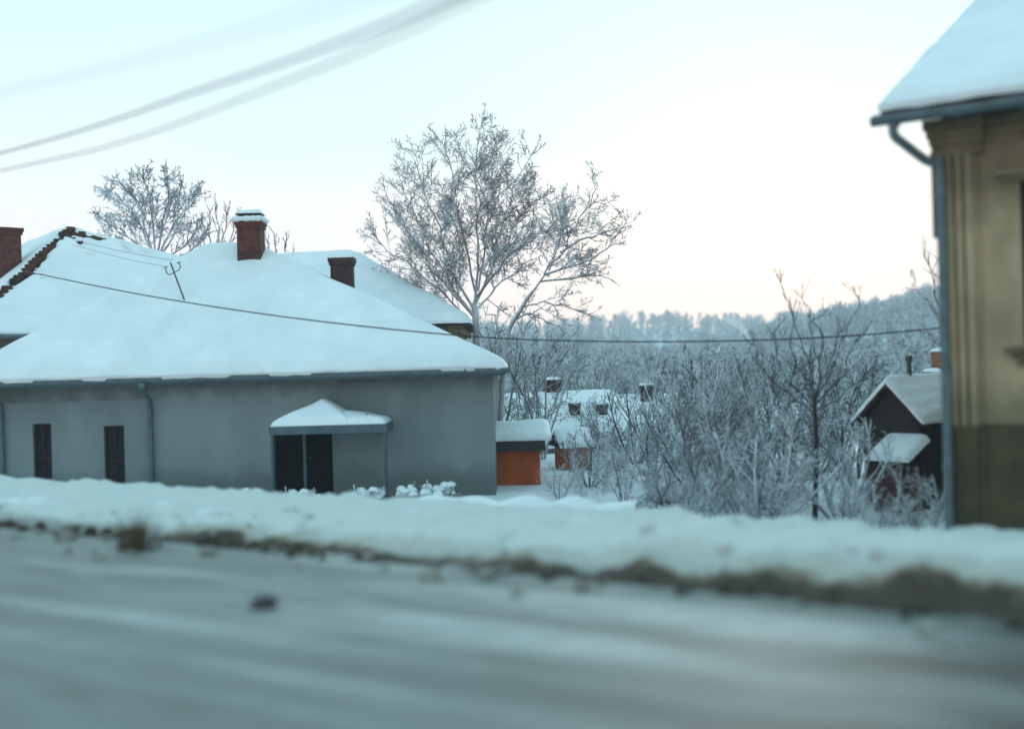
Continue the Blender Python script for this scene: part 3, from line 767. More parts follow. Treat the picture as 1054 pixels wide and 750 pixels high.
for z in (GZ - .95, 2.0, .9): dp.tube([(.04, -.15, z), (.04, -.15, z + .05)], .064, 12)
dp.build('downpipe', M_gutter, oh, True)

# ------------------------------------------------------------------ buildings in the garden slope below
def small_house(name, label, cat, u, y, zb, w, d, wall_h, roof_h, mw, yaw=0.0, gable='x', snow=.2, ov=.25, chim=(), group=None, mroof=None, seed=50, build_walls=True):
    p = P(u, 400, y); r = thing(name, (p.x, y, zb), label, cat, R(yaw), group)
    MB().box((-w/2, -d/2, -.8), (w/2, d/2, wall_h)).build('wall', mw, r)
    x0, x1, y0, y1 = -w/2 - ov, w/2 + ov, -d/2 - ov, d/2 + ov
    if gable == 'x':       # ridge runs along x
        f = lambda x, y_, k=0: roof_h * (1 - abs(y_) / (d/2 + ov))
        rm = MB(); t = .1
        rm.add([(x0,y0,wall_h),(x1,y0,wall_h),(x1,0,wall_h+roof_h),(x0,0,wall_h+roof_h),(x0,y1,wall_h),(x1,y1,wall_h)], [(0,1,2,3),(3,2,5,4),(0,3,4),(1,5,2),(0,4,5,1)])
        gb = MB(); gb.add([(-w/2-.01,-d/2,wall_h),(-w/2-.01,d/2,wall_h),(-w/2-.01,0,wall_h+roof_h*.9)], [(0,1,2)])
    else:
        f = lambda x, y_, k=0: roof_h * (1 - abs(x) / (w/2 + ov))
        rm = MB()
        # open-eaved shell: two slopes with thickness so that the gable shows
        for sgn in (-1, 1):
            xe = x1 * sgn
            rm.add([(xe,y0,wall_h-.1),(0,y0,wall_h+roof_h-.1),(0,y1,wall_h+roof_h-.1),(xe,y1,wall_h-.1),(xe,y0,wall_h),(0,y0,wall_h+roof_h),(0,y1,wall_h+roof_h),(xe,y1,wall_h)],
                   [(0,1,2,3),(4,5,6,7),(0,1,5,4),(3,2,6,7),(0,3,7,4)])
        gb = MB()
        for yy in (-d/2 + .004,): gb.add([(-w/2,yy,wall_h),(w/2,yy,wall_h),(0,yy,wall_h+roof_h*.93)], [(0,1,2)])
    gb.build('gable', mw, r)
    rf = rm.build('roof', mroof or M_tile, r)
    snow_on(f, x0, x1, y0, y1, wall_h, snow, 40, 40, 0, seed, over=.02)
    s = snow_on(f, x0, x1, y0, y1, wall_h + .01, snow, 44, 44, 0, seed, over=.02)
    s.v = [(x, y_, max(z, wall_h - .02 + f(min(max(x, x0), x1), min(max(y_, y0), y1)))) for x, y_, z in s.v]
    s.build('snow', M_roofsnow, rf, True)
    for cx, cy, cw, ch, m_ in chim: chimney(r, (cx, cy), wall_h + .2, wall_h + ch, cw, cw * .9, m_, .10, None, .05 if cw > .5 else .02)
    return r
# orange hut beside the grey house
oy = 29.0
hut = small_house('orange_hut', 'small orange rendered hut with snowy lean roof just right of the grey house', 'hut', 531, oy, -2.4, 1.15, 2.4, 2.05, .30, M_orange, 0, 'x', .14, .28, seed=61)
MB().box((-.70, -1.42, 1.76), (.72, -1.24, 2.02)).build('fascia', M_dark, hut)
# orange outhouse further right
p2 = small_house('orange_shed', 'narrow orange shed half hidden by twigs, right of the orange hut', 'shed', 586, 33.0, -2.5, .75, 1.0, 1.55, .40, M_orange, 15, 'x', .14, .16, seed=62)
# valley houses seen mainly as snowy roofs
v1 = small_house('valley_house', 'low house with big snowy roof and brick stack above the orange hut', 'house', 560, 47.0, -4.2, 5.8, 6.0, 2.35, 2.0, M_palewall, 12, 'x', .22, .35, ((.4, .2, .7, 2.75, M_brick2), (.95, -1.5, .42, 1.75, M_brick2), (2.15, -1.6, .40, 1.65, M_brick2)), 'snowy houses in the valley', seed=63)
v2 = small_house('valley_house', 'broad snow roofed house with two small stacks, right of the orange shed', 'house', 625, 52.0, -4.6, 6.6, 6.4, 2.3, 2.1, M_palewall, -8, 'x', .22, .35, ((-2.1, -1.6, .55, 2.0, M_brick2), (-.6, -1.7, .5, 1.95, M_brick2), (1.9, -.4, .6, 2.75, M_brick2)), 'snowy houses in the valley', seed=64)
v3 = small_house('valley_house', 'small far roof among frosted trees, left of the dark shed', 'house', 800, 60.0, -5.0, 4.6, 5.0, 2.2, 1.7, M_palewall, 20, 'x', .22, .3, (), 'snowy houses in the valley', seed=65)
v4 = small_house('valley_house', 'snowy roofed house with orange brick stacks behind the dark shed', 'house', 1012, 33.0, -3.2, 4.6, 5.2, 2.3, 1.5, M_palewall, 8, 'x', .2, .3, ((-1.6, -.3, .34, 2.55, mat_brick('orange_brick', (.42,.16,.05), (.33,.12,.05), (.2,.15,.12))), (-2.0, -.6, .40, 1.95, M_brick2)), 'snowy houses in the valley', seed=66)
# dark gabled shed with snow roof and small porch roof
sy = 21.0
sp = P(925, 450, sy)
shed = small_house('dark_shed', 'dark boarded gable shed with sagging snow roof and lean-to, left of the ochre house', 'shed', 974, 23.0, -1.55, 1.25, 4.5, 1.78, .80, M_oldwood, -50, 'y', .15, .16, seed=67)
lt = MB(); lt.add([(-.12,-3.05,1.06),(.82,-3.05,1.06),(.82,-2.26,1.42),(-.12,-2.26,1.42),(-.12,-3.05,1.0),(.82,-3.05,1.0),(.82,-2.26,1.36),(-.12,-2.26,1.36)],
                  [(0,1,2,3),(7,6,5,4),(0,4,5,1),(1,5,6,2),(3,7,4,0)])
lto = lt.build('lean_to_roof', M_oldwood, shed)
def ltf(i, j):
    e = min(i, 1-i, j) * 5; rim = math.sqrt(max(0, 1 - (1 - min(1, e)) ** 2))
    return (lerp(-.14, .84, i), lerp(-3.08, -2.262, j), lerp(1.06, 1.42, j) + .13 * rim + .01)
MB().grid(ltf, 16, 12).build('snow', M_snow, lto, True)
MB().box((-.05, -2.9, -.6), (.60, -2.26, 1.0)).build('lean_to_wall', M_redwood, shed)
pp = MB().tube([(.0, -1.5, 2.4), (0, -1.5, 3.0)], .05, 8); pp.tube([(0, -1.5, 2.98), (0, -1.5, 3.1)], .075, 8); pp.build('stove_pipe', M_steel, shed)

# ------------------------------------------------------------------ big trees
CFG_BIG = [dict(n=6.0, ang=(22, 60), len=.42, max=1.9, r=.38, rmin=.011, seg=5, jit=.13, up=.05, t0=.14),
           dict(n=8.5, ang=(25, 65), len=.45, max=.85, r=.5, rmin=.010, seg=4, jit=.2, up=.03, t0=.2),
           dict(n=13.0, ang=(25, 75), len=.5, max=.38, r=.6, rmin=.0085, seg=2, jit=.25, up=.0, t0=.15)]
limbed_tree('walnut_tree', 'tall frosted bare tree with fanned limbs rising behind the grey roof, tallest tree in view',
    [(491, 480), (490, 345), (488, 312)],
    [[(488,314),(492,270),(492,220),(490,170),(493,132)], [(487,318),(470,285),(455,245),(440,200),(424,158)],
     [(487,325),(465,300),(440,268),(418,235),(398,200)], [(484,332),(462,308),(425,275),(396,255),(379,243)],
     [(490,312),(505,280),(515,240),(527,200),(550,156)], [(491,305),(518,270),(545,246),(580,232)],
     [(492,300),(500,250),(505,200),(510,146)], [(489,300),(478,250),(465,200),(460,145)],
     [(486,322),(462,290),(436,240),(412,190)], [(490,310),(512,268),(530,228),(556,200)],
     [(482,334),(455,318),(430,300),(402,290)], [(491,318),(510,298),(540,272),(562,262)]],
    34.5, .145, M_twig, CFG_BIG, 3, rl=.36)
limbed_tree('leaning_tree', 'frosted bare tree leaning right, in front of and right of the tallest tree',
    [(512, 440), (520, 357), (537, 317), (548, 300)],
    [[(545,305),(560,283),(577,260),(590,237),(607,207),(615,188)], [(560,283),(583,275),(607,268),(630,250),(645,226)],
     [(537,317),(555,312),(573,313),(592,318),(612,326)], [(577,260),(600,246),(622,240),(648,232)],
     [(532,328),(545,322),(560,330),(580,340)], [(555,290),(585,287),(615,284),(632,290)], [(565,278),(575,250),(582,220),(578,200)]],
    32.0, .085, M_twig, CFG_BIG, 8, 1.6, rl=.5)
CFG_FROST = [dict(n=6.0, ang=(20, 55), len=.45, max=1.9, r=.36, rmin=.018, seg=4, jit=.14, up=.06, t0=.15),
             dict(n=5.0, ang=(25, 60), len=.45, max=.8, r=.5, rmin=.016, seg=3, jit=.18, up=.03, t0=.15),
             dict(n=13, ang=(25, 75), len=.5, max=.42, r=.6, rmin=.016, seg=2, jit=.2, up=0, t0=.15)]
limbed_tree('frosted_tree', 'round crowned tree white with frost behind the yellow house roof',
    [(160, 420), (160, 300), (160, 262)],
    [[(160,270),(150,235),(140,205),(122,185)], [(160,268),(157,232),(152,200),(148,180)], [(161,266),(168,230),(172,200),(172,182)],
     [(160,272),(140,250),(118,235),(100,220)], [(161,270),(180,240),(192,215),(198,200)], [(162,272),(185,255),(200,240),(210,228)],
     [(160,276),(135,262),(115,250),(108,236)], [(161,274),(190,262),(206,250),(212,240)], [(160,268),(148,240),(132,215),(108,200)], [(161,268),(174,240),(184,218),(186,196)]],
    46.0, .13, M_twig_frost, CFG_FROST, 14, 2.2)
CFG_THIN = [dict(n=3.2, ang=(15, 40), len=.4, max=1.1, r=.45, rmin=.017, seg=3, jit=.12, up=.09, t0=.15),
            dict(n=4.5, ang=(20, 50), len=.45, max=.5, r=.5, rmin=.015, seg=2, jit=.16, up=.05, t0=.15)]
limbed_tree('thin_tree', 'thin reddish twigged tree between the frosted tree and the snow capped chimney',
    [(222, 420), (222, 300), (222, 270)],
    [[(222,275),(218,245),(214,214)], [(222,275),(224,240),(222,210)], [(223,275),(230,245),(233,212)], [(222,278),(212,255),(208,225)], [(223,278),(236,250),(242,222)], [(224,276),(240,258),(250,232)]],
    47.0, .10, M_twig_red, CFG_THIN, 17, 1.2)
limbed_tree('thin_tree', 'low reddish twigs showing just right of the snow capped chimney',
    [(284, 420), (284, 320), (284, 285)],
    [[(283,285),(277,262),(273,240)], [(284,285),(284,262),(282,238)], [(285,285),(292,265),(295,242)], [(283,286),(272,268),(266,250)], [(285,286),(298,268),(303,254)]],
    48.0, .09, M_twig_red, CFG_THIN, 19, 1.0)
CFG_SHOOT = [dict(n=3.2, ang=(10, 32), len=.34, max=.6, r=.42, rmin=.006, seg=4, jit=.1, up=.10, t0=.2),
             dict(n=4.0, ang=(18, 45), len=.45, max=.45, r=.5, rmin=.006, seg=3, jit=.14, up=.06, t0=.2),
             dict(n=5.0, ang=(20, 55), len=.5, max=.22, r=.6, rmin=.005, seg=2, jit=.2, up=.02, t0=.2)]
limbed_tree('fruit_tree', 'dark bare fruit tree with long upright shoots standing against the wooded hill',
    [(838, 520), (840, 460), (838, 410)],
    [[(838,412),(832,372),(818,330),(806,290)], [(838,412),(836,370),(832,330),(826,302)], [(838,410),(848,372),(842,338),(845,318)], [(838,415),(856,378),(872,340),(884,304)],
     [(838,418),(862,388),(878,360),(893,335)], [(838,420),(812,388),(800,355),(797,322)], [(838,414),(826,385),(815,352),(822,308)], [(838,418),(846,392),(862,358),(858,326)], [(838,424),(806,402),(784,376),(776,350)], [(838,424),(868,405),(888,386),(905,372)]],
    20.0, .055, M_twig_dark, CFG_SHOOT, 23, 1.0, rl=.34)
limbed_tree('fruit_tree', 'bare branches with frosted tips crowding the ochre house downpipe',
    [(972, 480), (974, 400), (973, 350)],
    [[(973,352),(958,318),(944,298),(938,280)], [(973,350),(966,310),(958,280),(950,256)], [(973,350),(972,310),(968,280),(962,262)], [(974,355),(985,320),(995,290)], [(973,360),(956,345),(946,330)]],
    20.0, .05, M_twig, CFG_SHOOT, 29, .8)

# ------------------------------------------------------------------ garden shrubs
CFG_SHRUB = [dict(n=3.6, ang=(20, 55), len=.5, max=1.2, r=.5, rmin=.010, seg=4, jit=.15, up=.06, t0=.12),
             dict(n=7.5, ang=(25, 60), len=.5, max=.55, r=.55, rmin=.008, seg=3, jit=.2, up=.03, t0=.12),
             dict(n=13.0, ang=(25, 75), len=.5, max=.28, r=.6, rmin=.007, seg=2, jit=.2, up=.0, t0=.1)]
def shrub_mesh(name, h, spread, nstem, seed, material):
    rg = random.Random(seed); s, c = MB(), MB()
    for k in range(nstem):
        a = 2 * math.pi * (k + rg.random() * .6) / nstem; lean = rg.uniform(.15, spread)
        d = Vector((math.cos(a) * lean, math.sin(a) * lean, 1))
        L = h * rg.uniform(.7, 1.05) * (1 + .2 * lean)
        pts, rad = wander(Vector((math.cos(a) * .08, math.sin(a) * .08, -.1)), d, L, .035, .012, 8, rg, .09, .03)
        s.tube(pts, rad, 5, False); sprout(c, pts, L, .03, 0, rg, CFG_SHRUB)
    return s.mesh('stem', material, True), c.mesh('twigs', material)
M_shrub = mat_twig('rimed_shrub_bark', (.065, .050, .055), (.68, .74, .79), -.55, .5)
M_shrub_dark = mat_twig('dark_shrub_bark', (.040, .030, .034), (.55, .61, .66), -.2, .85)
PROTO = [shrub_mesh('shrub', 2.6, .75, 7, 101, M_shrub), shrub_mesh('shrub', 2.3, .95, 8, 102, M_shrub_dark), shrub_mesh('shrub', 3.2, .5, 6, 103, M_shrub),
         shrub_mesh('shrub', 2.8, .6, 6, 104, M_shrub_dark), shrub_mesh('shrub', 2.0, 1.1, 8, 105, M_twig_frost)]
def shrub(u, y, h, k, label, rot, group='frosted shrubs in the garden', name='frosted_shrub', base_h=(2.6, 2.3, 3.2, 2.8, 2.0)):
    x = P(u, 450, y).x; r = thing(name, (x, y, gz(x, y)), label, 'shrub', rot, group)
    sc = h / base_h[k]; r.scale = (sc, sc, sc)
    for nm, me in zip(('stem', 'crown'), PROTO[k]):
        o = bpy.data.objects.new(nm, me); C.objects.link(o); o.parent = r
    return r
SHRUBS = [
 (508, 39.0, 5.2, 0, 'tall rimed bush at the foot of the tallest tree, right against the grey roof corner'),
 (556, 38.0, 4.6, 2, 'tall rimed bush under the leaning tree'),
 (604, 62.0, 5.2, 0, 'rimed bush beyond the valley roofs, below the lowest branch tip of the leaning tree'),
 (548, 43.0, 2.2, 3, 'thin dark shrub before the low house with the big brick stack'),
 (618, 44.0, 2.2, 1, 'dark spreading shrub where the two valley roofs meet'),
 (574, 24.5, .9, 4, 'low white frosted shrub in front of the orange hut, beside the grey wall'),
 (606, 27.0, 1.5, 1, 'twiggy shrub standing before the narrow orange shed'),
 (640, 23.5, 1.5, 0, 'bushy frosted shrub right of the narrow orange shed, behind the low stone wall end'),
 (672, 30.0, 2.3, 3, 'dark stemmed shrub in front of the broad roof with small stacks'),
 (694, 19.5, 1.6, 1, 'spreading brown shrub right behind the snow bank, mid garden'),
 (712, 26.0, 3.0, 0, 'tall rounded shrub heavy with frost, centre of the garden'),
 (742, 21.5, 2.6, 2, 'upright frosted shrub left of the dark fruit tree, second from its stem'),
 (765, 29.0, 3.3, 3, 'tall thin shrub under the smoke plume'),
 (778, 18.5, 2.1, 4, 'low wide shrub white with rime left of the fruit tree foot'),
 (815, 24.0, 2.7, 0, 'frosted shrub directly behind the fruit tree stem'),
 (862, 20.0, 2.0, 4, 'low frosted shrub between fruit tree and dark shed'),
 (880, 27.0, 2.8, 1, 'brown twigged shrub rising left of the shed gable'),
 (900, 16.5, 1.3, 4, 'small white shrub below the lean-to snow'),
 (948, 16.8, 1.2, 4, 'small white shrub by the foot of the ochre house downpipe'),
 (665, 60.0, 4.4, 2, 'pale upright shrub standing beyond the broad valley roof'),
 (735, 40.0, 3.4, 0, 'pale far shrub at the garden end below the cable'),
 (850, 36.0, 3.4, 2, 'pale far shrub on the slope beyond the fruit tree'),
 (540, 58.0, 4.2, 2, 'pale upright shrub behind the low house with the big brick stack'),
 (592, 60.0, 4.4, 3, 'thin dark shrub rising behind the gap between the two valley roofs'),
 (655, 34.0, 2.6, 1, 'brown twigged shrub against the right end of the broad valley roof'),
 (700, 31.0, 3.0, 3, 'dark upright shrub right of the broad valley roof'),
 (725, 23.5, 2.3, 1, 'dark spreading shrub at mid garden, lower than its upright neighbours'),
 (752, 25.5, 2.6, 3, 'dark narrow shrub just left of the fruit tree crown'),
 (790, 22.0, 2.2, 1, 'dark spreading shrub hugging the left side of the fruit tree stem'),
 (838, 28.0, 3.0, 3, 'dark upright shrub showing through the fruit tree crown'),
 (868, 30.0, 3.0, 0, 'tall rimed shrub on the slope between fruit tree and shed roof'),
 (795, 42.0, 3.6, 3, 'thin dark shrub farther back left of the fruit tree top'),
]
for i, (u, y, h, k, lab) in enumerate(SHRUBS): shrub(u, y, h, k, lab, rng.uniform(0, 6.28))

# snow-laden little bushes along the grey wall
rgb_ = random.Random(77)
bush_m = []
for k in range(2):
    s, c = MB(), MB()
    for q in range(9):
        a = rgb_.uniform(0, 6.28); d = Vector((math.cos(a) * .8, math.sin(a) * .8, 1))
        pts, rad = wander(Vector((0, 0, -.05)), d, .55, .014, .008, 4, rgb_, .2, .02)
        s.tube(pts, rad, 4, False)
        sprout(c, pts, .55, .012, 0, rgb_, [dict(n=14, ang=(25, 70), len=.5, r=.6, rmin=.010, seg=2, jit=.2, up=.0, t0=.2), dict(n=26, ang=(25, 70), len=.5, r=.6, rmin=.009, seg=2, jit=.2, up=.0, t0=.2)])
    sn_ = MB()
    for q in range(16):
        a = rgb_.uniform(0, 6.28); rr_ = rgb_.uniform(0, .36); x, y = math.cos(a) * rr_, math.sin(a) * rr_
        blob_cap(sn_, x, y, rgb_.uniform(.10, .20), rgb_.uniform(.10, .20), .42 - rr_ * .55 + rgb_.uniform(-.10, .08), rgb_.uniform(.05, .09), q, 6)
    bush_m.append((s.mesh('stem', M_hedge), c.mesh('twigs', M_hedge), sn_.mesh('snow', M_snow, True)))
for i, (u, sc, lab) in enumerate((
        (252, 1.0, 'small snow laden bush left of the canopied doorway'), (306, .95, 'small snow laden bush in front of the dark door'),
        (327, .7, 'tiny snow laden bush at the right jamb of the dark door'), (377, 1.0, 'small snow laden bush beside the slim canopy post'),
        (421, 1.0, 'small snow laden bush second from the right along the grey wall'), (452, 1.1, 'small snow laden bush at the right end of the grey wall row'))):
    y = 23.4; x = P(u, 450, y).x
    r = thing('snowy_bush', (x, y, gz(x, y)), lab, 'bush', rgb_.uniform(0, 6.28), 'snowy bushes along the grey wall'); r.scale = (sc * 1.15,) * 3
    for nm, me in zip(('stem', 'crown', 'snow'), bush_m[i % 2]):
        o = bpy.data.objects.new(nm, me); C.objects.link(o); o.parent = r

# low stone wall with snow on it between the bank and the gardens
ga, gb_ = P(425, 450, 16.5), P(655, 450, 15.2)
ang = math.atan2(gb_.y - ga.y, gb_.x - ga.x); gl = (gb_ - ga).length
lw = thing('garden_wall', (ga.x, ga.y, gz(ga.x, ga.y) - .1), 'low rough stone garden wall capped with lumpy snow behind the bank', 'wall', ang)
gtop = P(540, 518, 16).z - lw.location.z
s = MB(); s.grid(lambda i, j: (gl * i, [-.16, -.17, -.15, .15, .17, .16][int(round(j*5))], [-.8, gtop*.5, gtop, gtop, gtop*.5, -.8][int(round(j*5))] + .03 * nz(gl*i, 0, 1, 2)), 60, 5)
s.build('stonework', M_stone, lw)
s = MB()
s.grid(lambda i, j: (gl * i, -.2 + .4 * j, gtop - .02 + .15 * max(0, 1 - (2*j-1)**4) ** .5 * (.25 + 1.7 * abs(nz(gl * i, 0, 5, 1.3)))), 90, 10)
s.build('snow_cap', M_snow, lw, True)

# ------------------------------------------------------------------ woods on the slope and hills (a far mass)
def wood(name, spots, hmin, hmax, seed, material, nb=70, wid=.05):
    rg = random.Random(seed)
    protos = []
    for k in range(7):
        V, F = [], []
        def blade(p, q, w0):
            d = (q - p); s1 = d.cross(Vector((rg.gauss(0,1), rg.gauss(0,1), rg.gauss(0,1)))).normalized() * w0
            o = len(V); V.extend([p - s1, p + s1, q]); F.append((o, o+1, o+2))
        sh = rg.uniform(.28, .42)
        for q in range(4):
            blade(Vector((rg.gauss(0,.03), rg.gauss(0,.03), -.05)), Vector((rg.gauss(0,.12), rg.gauss(0,.12), rg.uniform(.75, 1.0))), wid * .35)
        for q in range(nb):
            a = rg.uniform(0, 6.28); z = rg.uniform(.18, .98); rr_ = sh * math.sin(math.pi * min(1, (z * .85 + .12))) ** .7 * rg.uniform(.25, 1)
            p = Vector((math.cos(a) * rr_ * .4, math.sin(a) * rr_ * .4, z * .8)); e = Vector((math.cos(a) * rr_, math.sin(a) * rr_, z + rg.uniform(-.02, .06)))
            blade(p, e, wid * rg.uniform(.25, .6))
            for q2 in range(2):
                m_ = p.lerp(e, rg.uniform(.4, .95)); blade(m_, m_ + Vector((rg.gauss(0,.06), rg.gauss(0,.06), rg.uniform(.0, .10))), wid * .28)
        protos.append((np.array([tuple(v) for v in V]), np.array(F)))
    VV, FF, o = [], [], 0
    for x, y in spots:
        V, F = protos[rg.randrange(7)]; h = rg.uniform(hmin, hmax); a = rg.uniform(0, 6.28)
        ca, sa = math.cos(a), math.sin(a); wsc = h * rg.uniform(.8, 1.25)
        W_ = np.empty_like(V); W_[:,0] = (V[:,0]*ca - V[:,1]*sa) * wsc + x; W_[:,1] = (V[:,0]*sa + V[:,1]*ca) * wsc + y; W_[:,2] = V[:,2]*h + gz(x, y)
        VV.append(W_); FF.append(F + o); o += len(V)
    VV = np.concatenate(VV); FF = np.concatenate(FF)
    m = bpy.data.meshes.new(name); m.vertices.add(len(VV)); m.vertices.foreach_set('co', VV.ravel())
    m.loops.add(len(FF) * 3); m.loops.foreach_set('vertex_index', FF.ravel().astype(np.int32))
    m.polygons.add(len(FF)); m.polygons.foreach_set('loop_start', np.arange(0, len(FF)*3, 3, dtype=np.int32)); m.polygons.foreach_set('loop_total', np.full(len(FF), 3, np.int32))
    m.materials.append(material); m.update(); m.validate()
    ob = bpy.data.objects.new(name, m); C.objects.link(ob); return tag(ob, kind='stuff')
rw = random.Random(5)
def scatter(n, y0, y1, a0, a1, power=1.0):
    out = []
    for k in range(n):
        y = lerp(y0, y1, rw.random() ** power); out.append((y * rw.uniform(a0, a1), y))
    return out
wood('thicket', [s for s in scatter(330, 62, 115, -.06, .46)], 2.2, 4.6, 1, M_forest, 90, .030)
wood('undergrowth', [(x, y) for x, y in scatter(250, 16.5, 48, .055, .315) if x / y > .125 or y > 22], .5, 1.25, 7, M_twig_frost, 80, .020)
wood('woods', scatter(1300, 110, 420, -.12, .6), 6.0, 10.0, 2, M_forest, 60, .045)
wood('far_woods', scatter(900, 430, 840, -.15, .6), 9.0, 14.0, 3, M_forest, 40, .06)

# ------------------------------------------------------------------ cables
def cable(name, label, pts, r, material=M_wire, n=40, cat='cable', group=None):
    q = smooth_poly([Vector(p) for p in pts], n); o = q[0].copy()
    ob = MB().tube([p - o for p in q], r, 6).build(name, material, None, True); ob.location = o
    return tag(ob, label, cat, group)
cable('service_cable', 'thin black cable sagging from the bared roof hip across to the ochre house',
      [P(25, 279, 31.0), P(150, 304, 26.5), P(300, 327, 24.0), P(470, 345, 22.6), P(600, 351, 21.8), P(740, 351, 21.2), P(860, 346.5, 20.8), P(968, 337.5, 20.5), P(1068, 326, 20.2)], .015)
for a_, b_, lab in (((75, 252), (172, 275), 'pale thin stay wire, lower of two, running from yellow house roof to aerial'), ((80, 248), (178, 268), 'pale thin stay wire, upper of two, running from yellow house roof to aerial')):
    cable('stay_wire', lab, [P(*a_, 34.5), P((a_[0]+b_[0])/2, (a_[1]+b_[1])/2 + 1.5, 31), P(*b_, 27.7)], .007, M_wire_grey, 20, group='stay wires over the left roof')
WG = 'overhead wires over the street'
cable('overhead_wire', 'thick overhead conductor crossing the upper left sky, darkest and broadest of the wires', [P(-260, 224, 26), P(0, 158, 13.0), P(215, 90, 7.4), P(330, 51, 5.6), P(440, 8, 4.4), P(620, -75, 3.2)], .0105, M_wire_grey, group=WG)
cable('overhead_wire', 'overhead conductor just below the broadest wire, sagging beside it', [P(-260, 232, 26), P(0, 176, 13.0), P(130, 145, 9.4), P(300, 82, 6.3), P(400, 40, 5.0), P(480, 2, 4.3), P(620, -70, 3.4)], .0075, M_wire_grey, group=WG)
cable('overhead_wire', 'faint uppermost wire at the very top left of the sky', [P(-260, 150, 14), P(0, 95, 6.2), P(150, 60, 4.4), P(330, 10, 3.2), P(500, -45, 2.5)], .003, M_wire_grey, group=WG)

# ------------------------------------------------------------------ small things on the road edge
pt = P(272, 625, 7.0); dep = EYE * FPX / ((625 - 375) + TR * (272 - 527)); pt = P(272, 625, dep)
cd = MB()
def clod(i, j):
    a, b = 2*math.pi*i, math.pi*j; d = Vector((math.sin(b)*math.cos(a), math.sin(b)*math.sin(a), math.cos(b)))
    return d * (.085 * (1 + .45 * mnoise.noise(d * 2.2) + .2 * mnoise.noise(d * 6))) * 1.0 + Vector((0, 0, .03))
cd.grid(clod, 24, 14)
o = cd.build('dirt_clod', mat('frozen_clod', (.085, .078, .09), .9, (.05, .045, .05), 12, .4, 30), None, True); o.location = (pt.x, pt.y, .01); o.scale = (1.0, .85, .6)
tag(o, 'lone dark clod of frozen dirt lying on the slushy road', 'clod')
dep = EYE * FPX / ((566 - 375) + TR * (140 - 527)); pt = P(140, 566, dep)
wd = thing('weed_clump', (pt.x, pt.y, 0), 'dark clump of dead weeds and mud sticking up from the bank edge', 'weeds')
m_ = MB(); rg = random.Random(9)
for k in range(110):
    b = Vector((rg.gauss(0, .10), rg.gauss(0, .10), 0)); h = rg.uniform(.15, .46)
    t_ = b + Vector((rg.gauss(0, .08), rg.gauss(0, .08), h)); w_ = Vector((rg.uniform(-1,1), rg.uniform(-1,1), 0)).normalized() * .007
    m_.add([b - w_, b + w_, t_], [(0,1,2)])
m_.build('stalks', M_straw, wd)
c_ = MB(); c_.grid(lambda i, j: Vector(clod(i, j)) * .8, 24, 14); cc = c_.build('mud', M_dirt, wd, True)

# ------------------------------------------------------------------ smoke and haze
def vol_mat(name, density, col, noise_scale=None, thresh=(.4, .7), aniso=.2, center_falloff=True):
    m = bpy.data.materials.new(name); m.use_nodes = True
    n, l = m.node_tree.nodes, m.node_tree.links; n.remove(n['Principled BSDF'])
    v = n.new('ShaderNodeVolumePrincipled'); v.inputs['Color'].default_value = (*col, 1); v.inputs['Density'].default_value = density
    v.inputs['Anisotropy'].default_value = aniso
    if noise_scale:
        t = n.new('ShaderNodeTexCoord'); x = n.new('ShaderNodeTexNoise'); x.inputs['Scale'].default_value = noise_scale; x.inputs['Detail'].default_value = 3
        l.new(t.outputs['Object'], x.inputs['Vector'])
        mr = n.new('ShaderNodeMapRange'); mr.inputs['From Min'].default_value = thresh[0]; mr.inputs['From Max'].default_value = thresh[1]; mr.inputs['To Max'].default_value = density
        l.new(x.outputs['Fac'], mr.inputs['Value']); l.new(mr.outputs[0], v.inputs['Density'])
    l.new(v.outputs[0], n['Material Output'].inputs['Volume']); return m
pl = MB(); sb = P(771, 350, 108)
pts = [P(771, 350, 108) - sb, P(768, 344, 108) - sb, P(764, 338, 108) - sb, P(759, 333, 108) - sb, P(754, 329, 108) - sb, P(747, 326, 108) - sb]
pl.tube(smooth_poly(pts, 14), [.16 + .62 * (k / 14) ** 1.3 if k < 14 else .3 for k in range(15)], 12)
sm_ = vol_mat('smoke_volume', 1.0, (.99, .99, 1), 1.1, (.15, .6)); n_, l_ = sm_.node_tree.nodes, sm_.node_tree.links
t_ = n_.new('ShaderNodeTexCoord'); s_ = n_.new('ShaderNodeSeparateXYZ'); l_.new(t_.outputs['Object'], s_.inputs[0])
g_ = n_.new('ShaderNodeMapRange'); g_.inputs['From Max'].default_value = pts[-1].z + .25; g_.inputs['To Min'].default_value = 2.6; g_.inputs['To Max'].default_value = .02
l_.new(s_.outputs['Z'], g_.inputs['Value'])
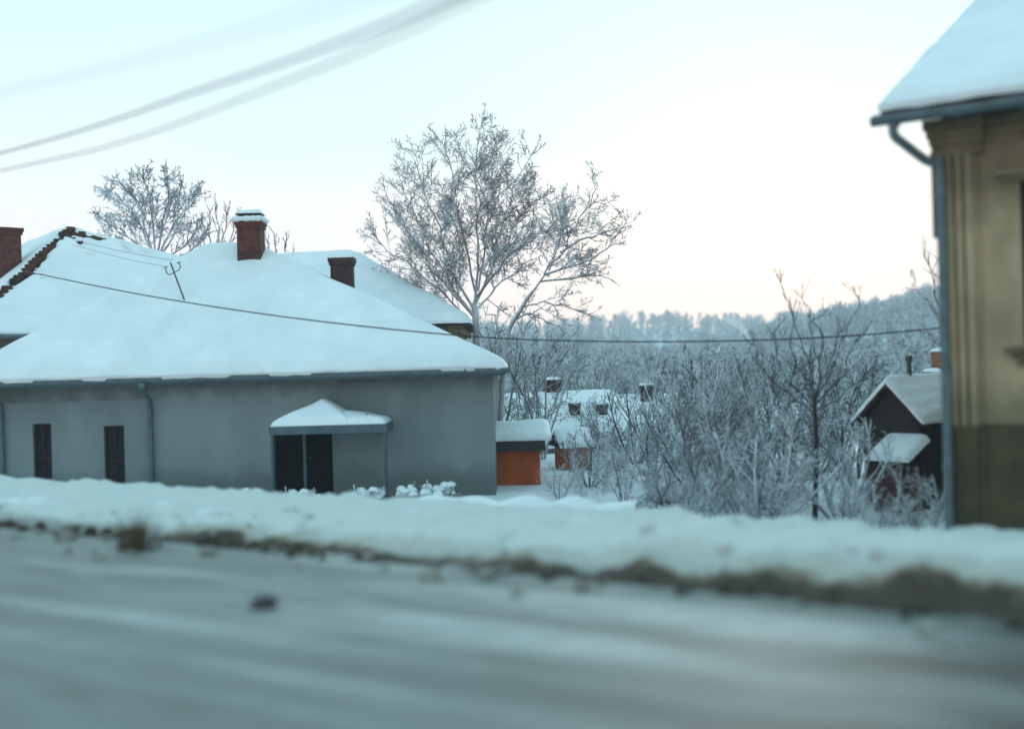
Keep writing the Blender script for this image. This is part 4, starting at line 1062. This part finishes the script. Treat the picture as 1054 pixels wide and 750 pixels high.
v_ = [k for k in n_ if k.type == 'PRINCIPLED_VOLUME'][0]; src = v_.inputs['Density'].links[0].from_socket
u_ = n_.new('ShaderNodeMath'); u_.operation = 'MULTIPLY'; l_.new(src, u_.inputs[0]); l_.new(g_.outputs[0], u_.inputs[1]); l_.new(u_.outputs[0], v_.inputs['Density'])
o = pl.build('smoke', sm_, None, True); o.location = sb; tag(o, kind='stuff')

def mist(name, c, rx, ry, rz, dens):
    mb = MB()
    mb.grid(lambda i, j: (rx * math.sin(math.pi*j) * math.cos(2*math.pi*i), ry * math.sin(math.pi*j) * math.sin(2*math.pi*i), rz * math.cos(math.pi*j)), 32, 16)
    m = vol_mat(name + '_volume', dens, (.96, .97, 1.0)); n, l = m.node_tree.nodes, m.node_tree.links
    v = [k for k in n if k.type == 'PRINCIPLED_VOLUME'][0]
    t = n.new('ShaderNodeTexCoord'); mp = n.new('ShaderNodeMapping'); mp.inputs['Scale'].default_value = (1/rx, 1/ry, 1/rz); l.new(t.outputs['Object'], mp.inputs[0])
    le = n.new('ShaderNodeVectorMath'); le.operation = 'LENGTH'; l.new(mp.outputs[0], le.inputs[0])
    nt = n.new('ShaderNodeTexNoise'); nt.inputs['Scale'].default_value = 2.2; nt.inputs['Detail'].default_value = 3; l.new(mp.outputs[0], nt.inputs['Vector'])
    mr = n.new('ShaderNodeMapRange'); mr.interpolation_type = 'SMOOTHSTEP'; mr.inputs['From Min'].default_value = 1.0; mr.inputs['From Max'].default_value = .1; mr.inputs['To Max'].default_value = dens
    l.new(le.outputs['Value'], mr.inputs['Value'])
    mu = n.new('ShaderNodeMath'); mu.operation = 'MULTIPLY'; l.new(mr.outputs[0], mu.inputs[0]); l.new(nt.outputs['Fac'], mu.inputs[1]); l.new(mu.outputs[0], v.inputs['Density'])
    o = mb.build(name, m, None, True); o.location = c; return tag(o, kind='stuff')
mist('mist', P(655, 320, 440), 70, 55, 11, .20)

hz_ = MB().box((-760, -70, -60), (760, 960, 75)).build('haze', vol_mat('haze_volume', .0009, (.88, .95, 1.0), aniso=.3))
tag(hz_, kind='stuff')
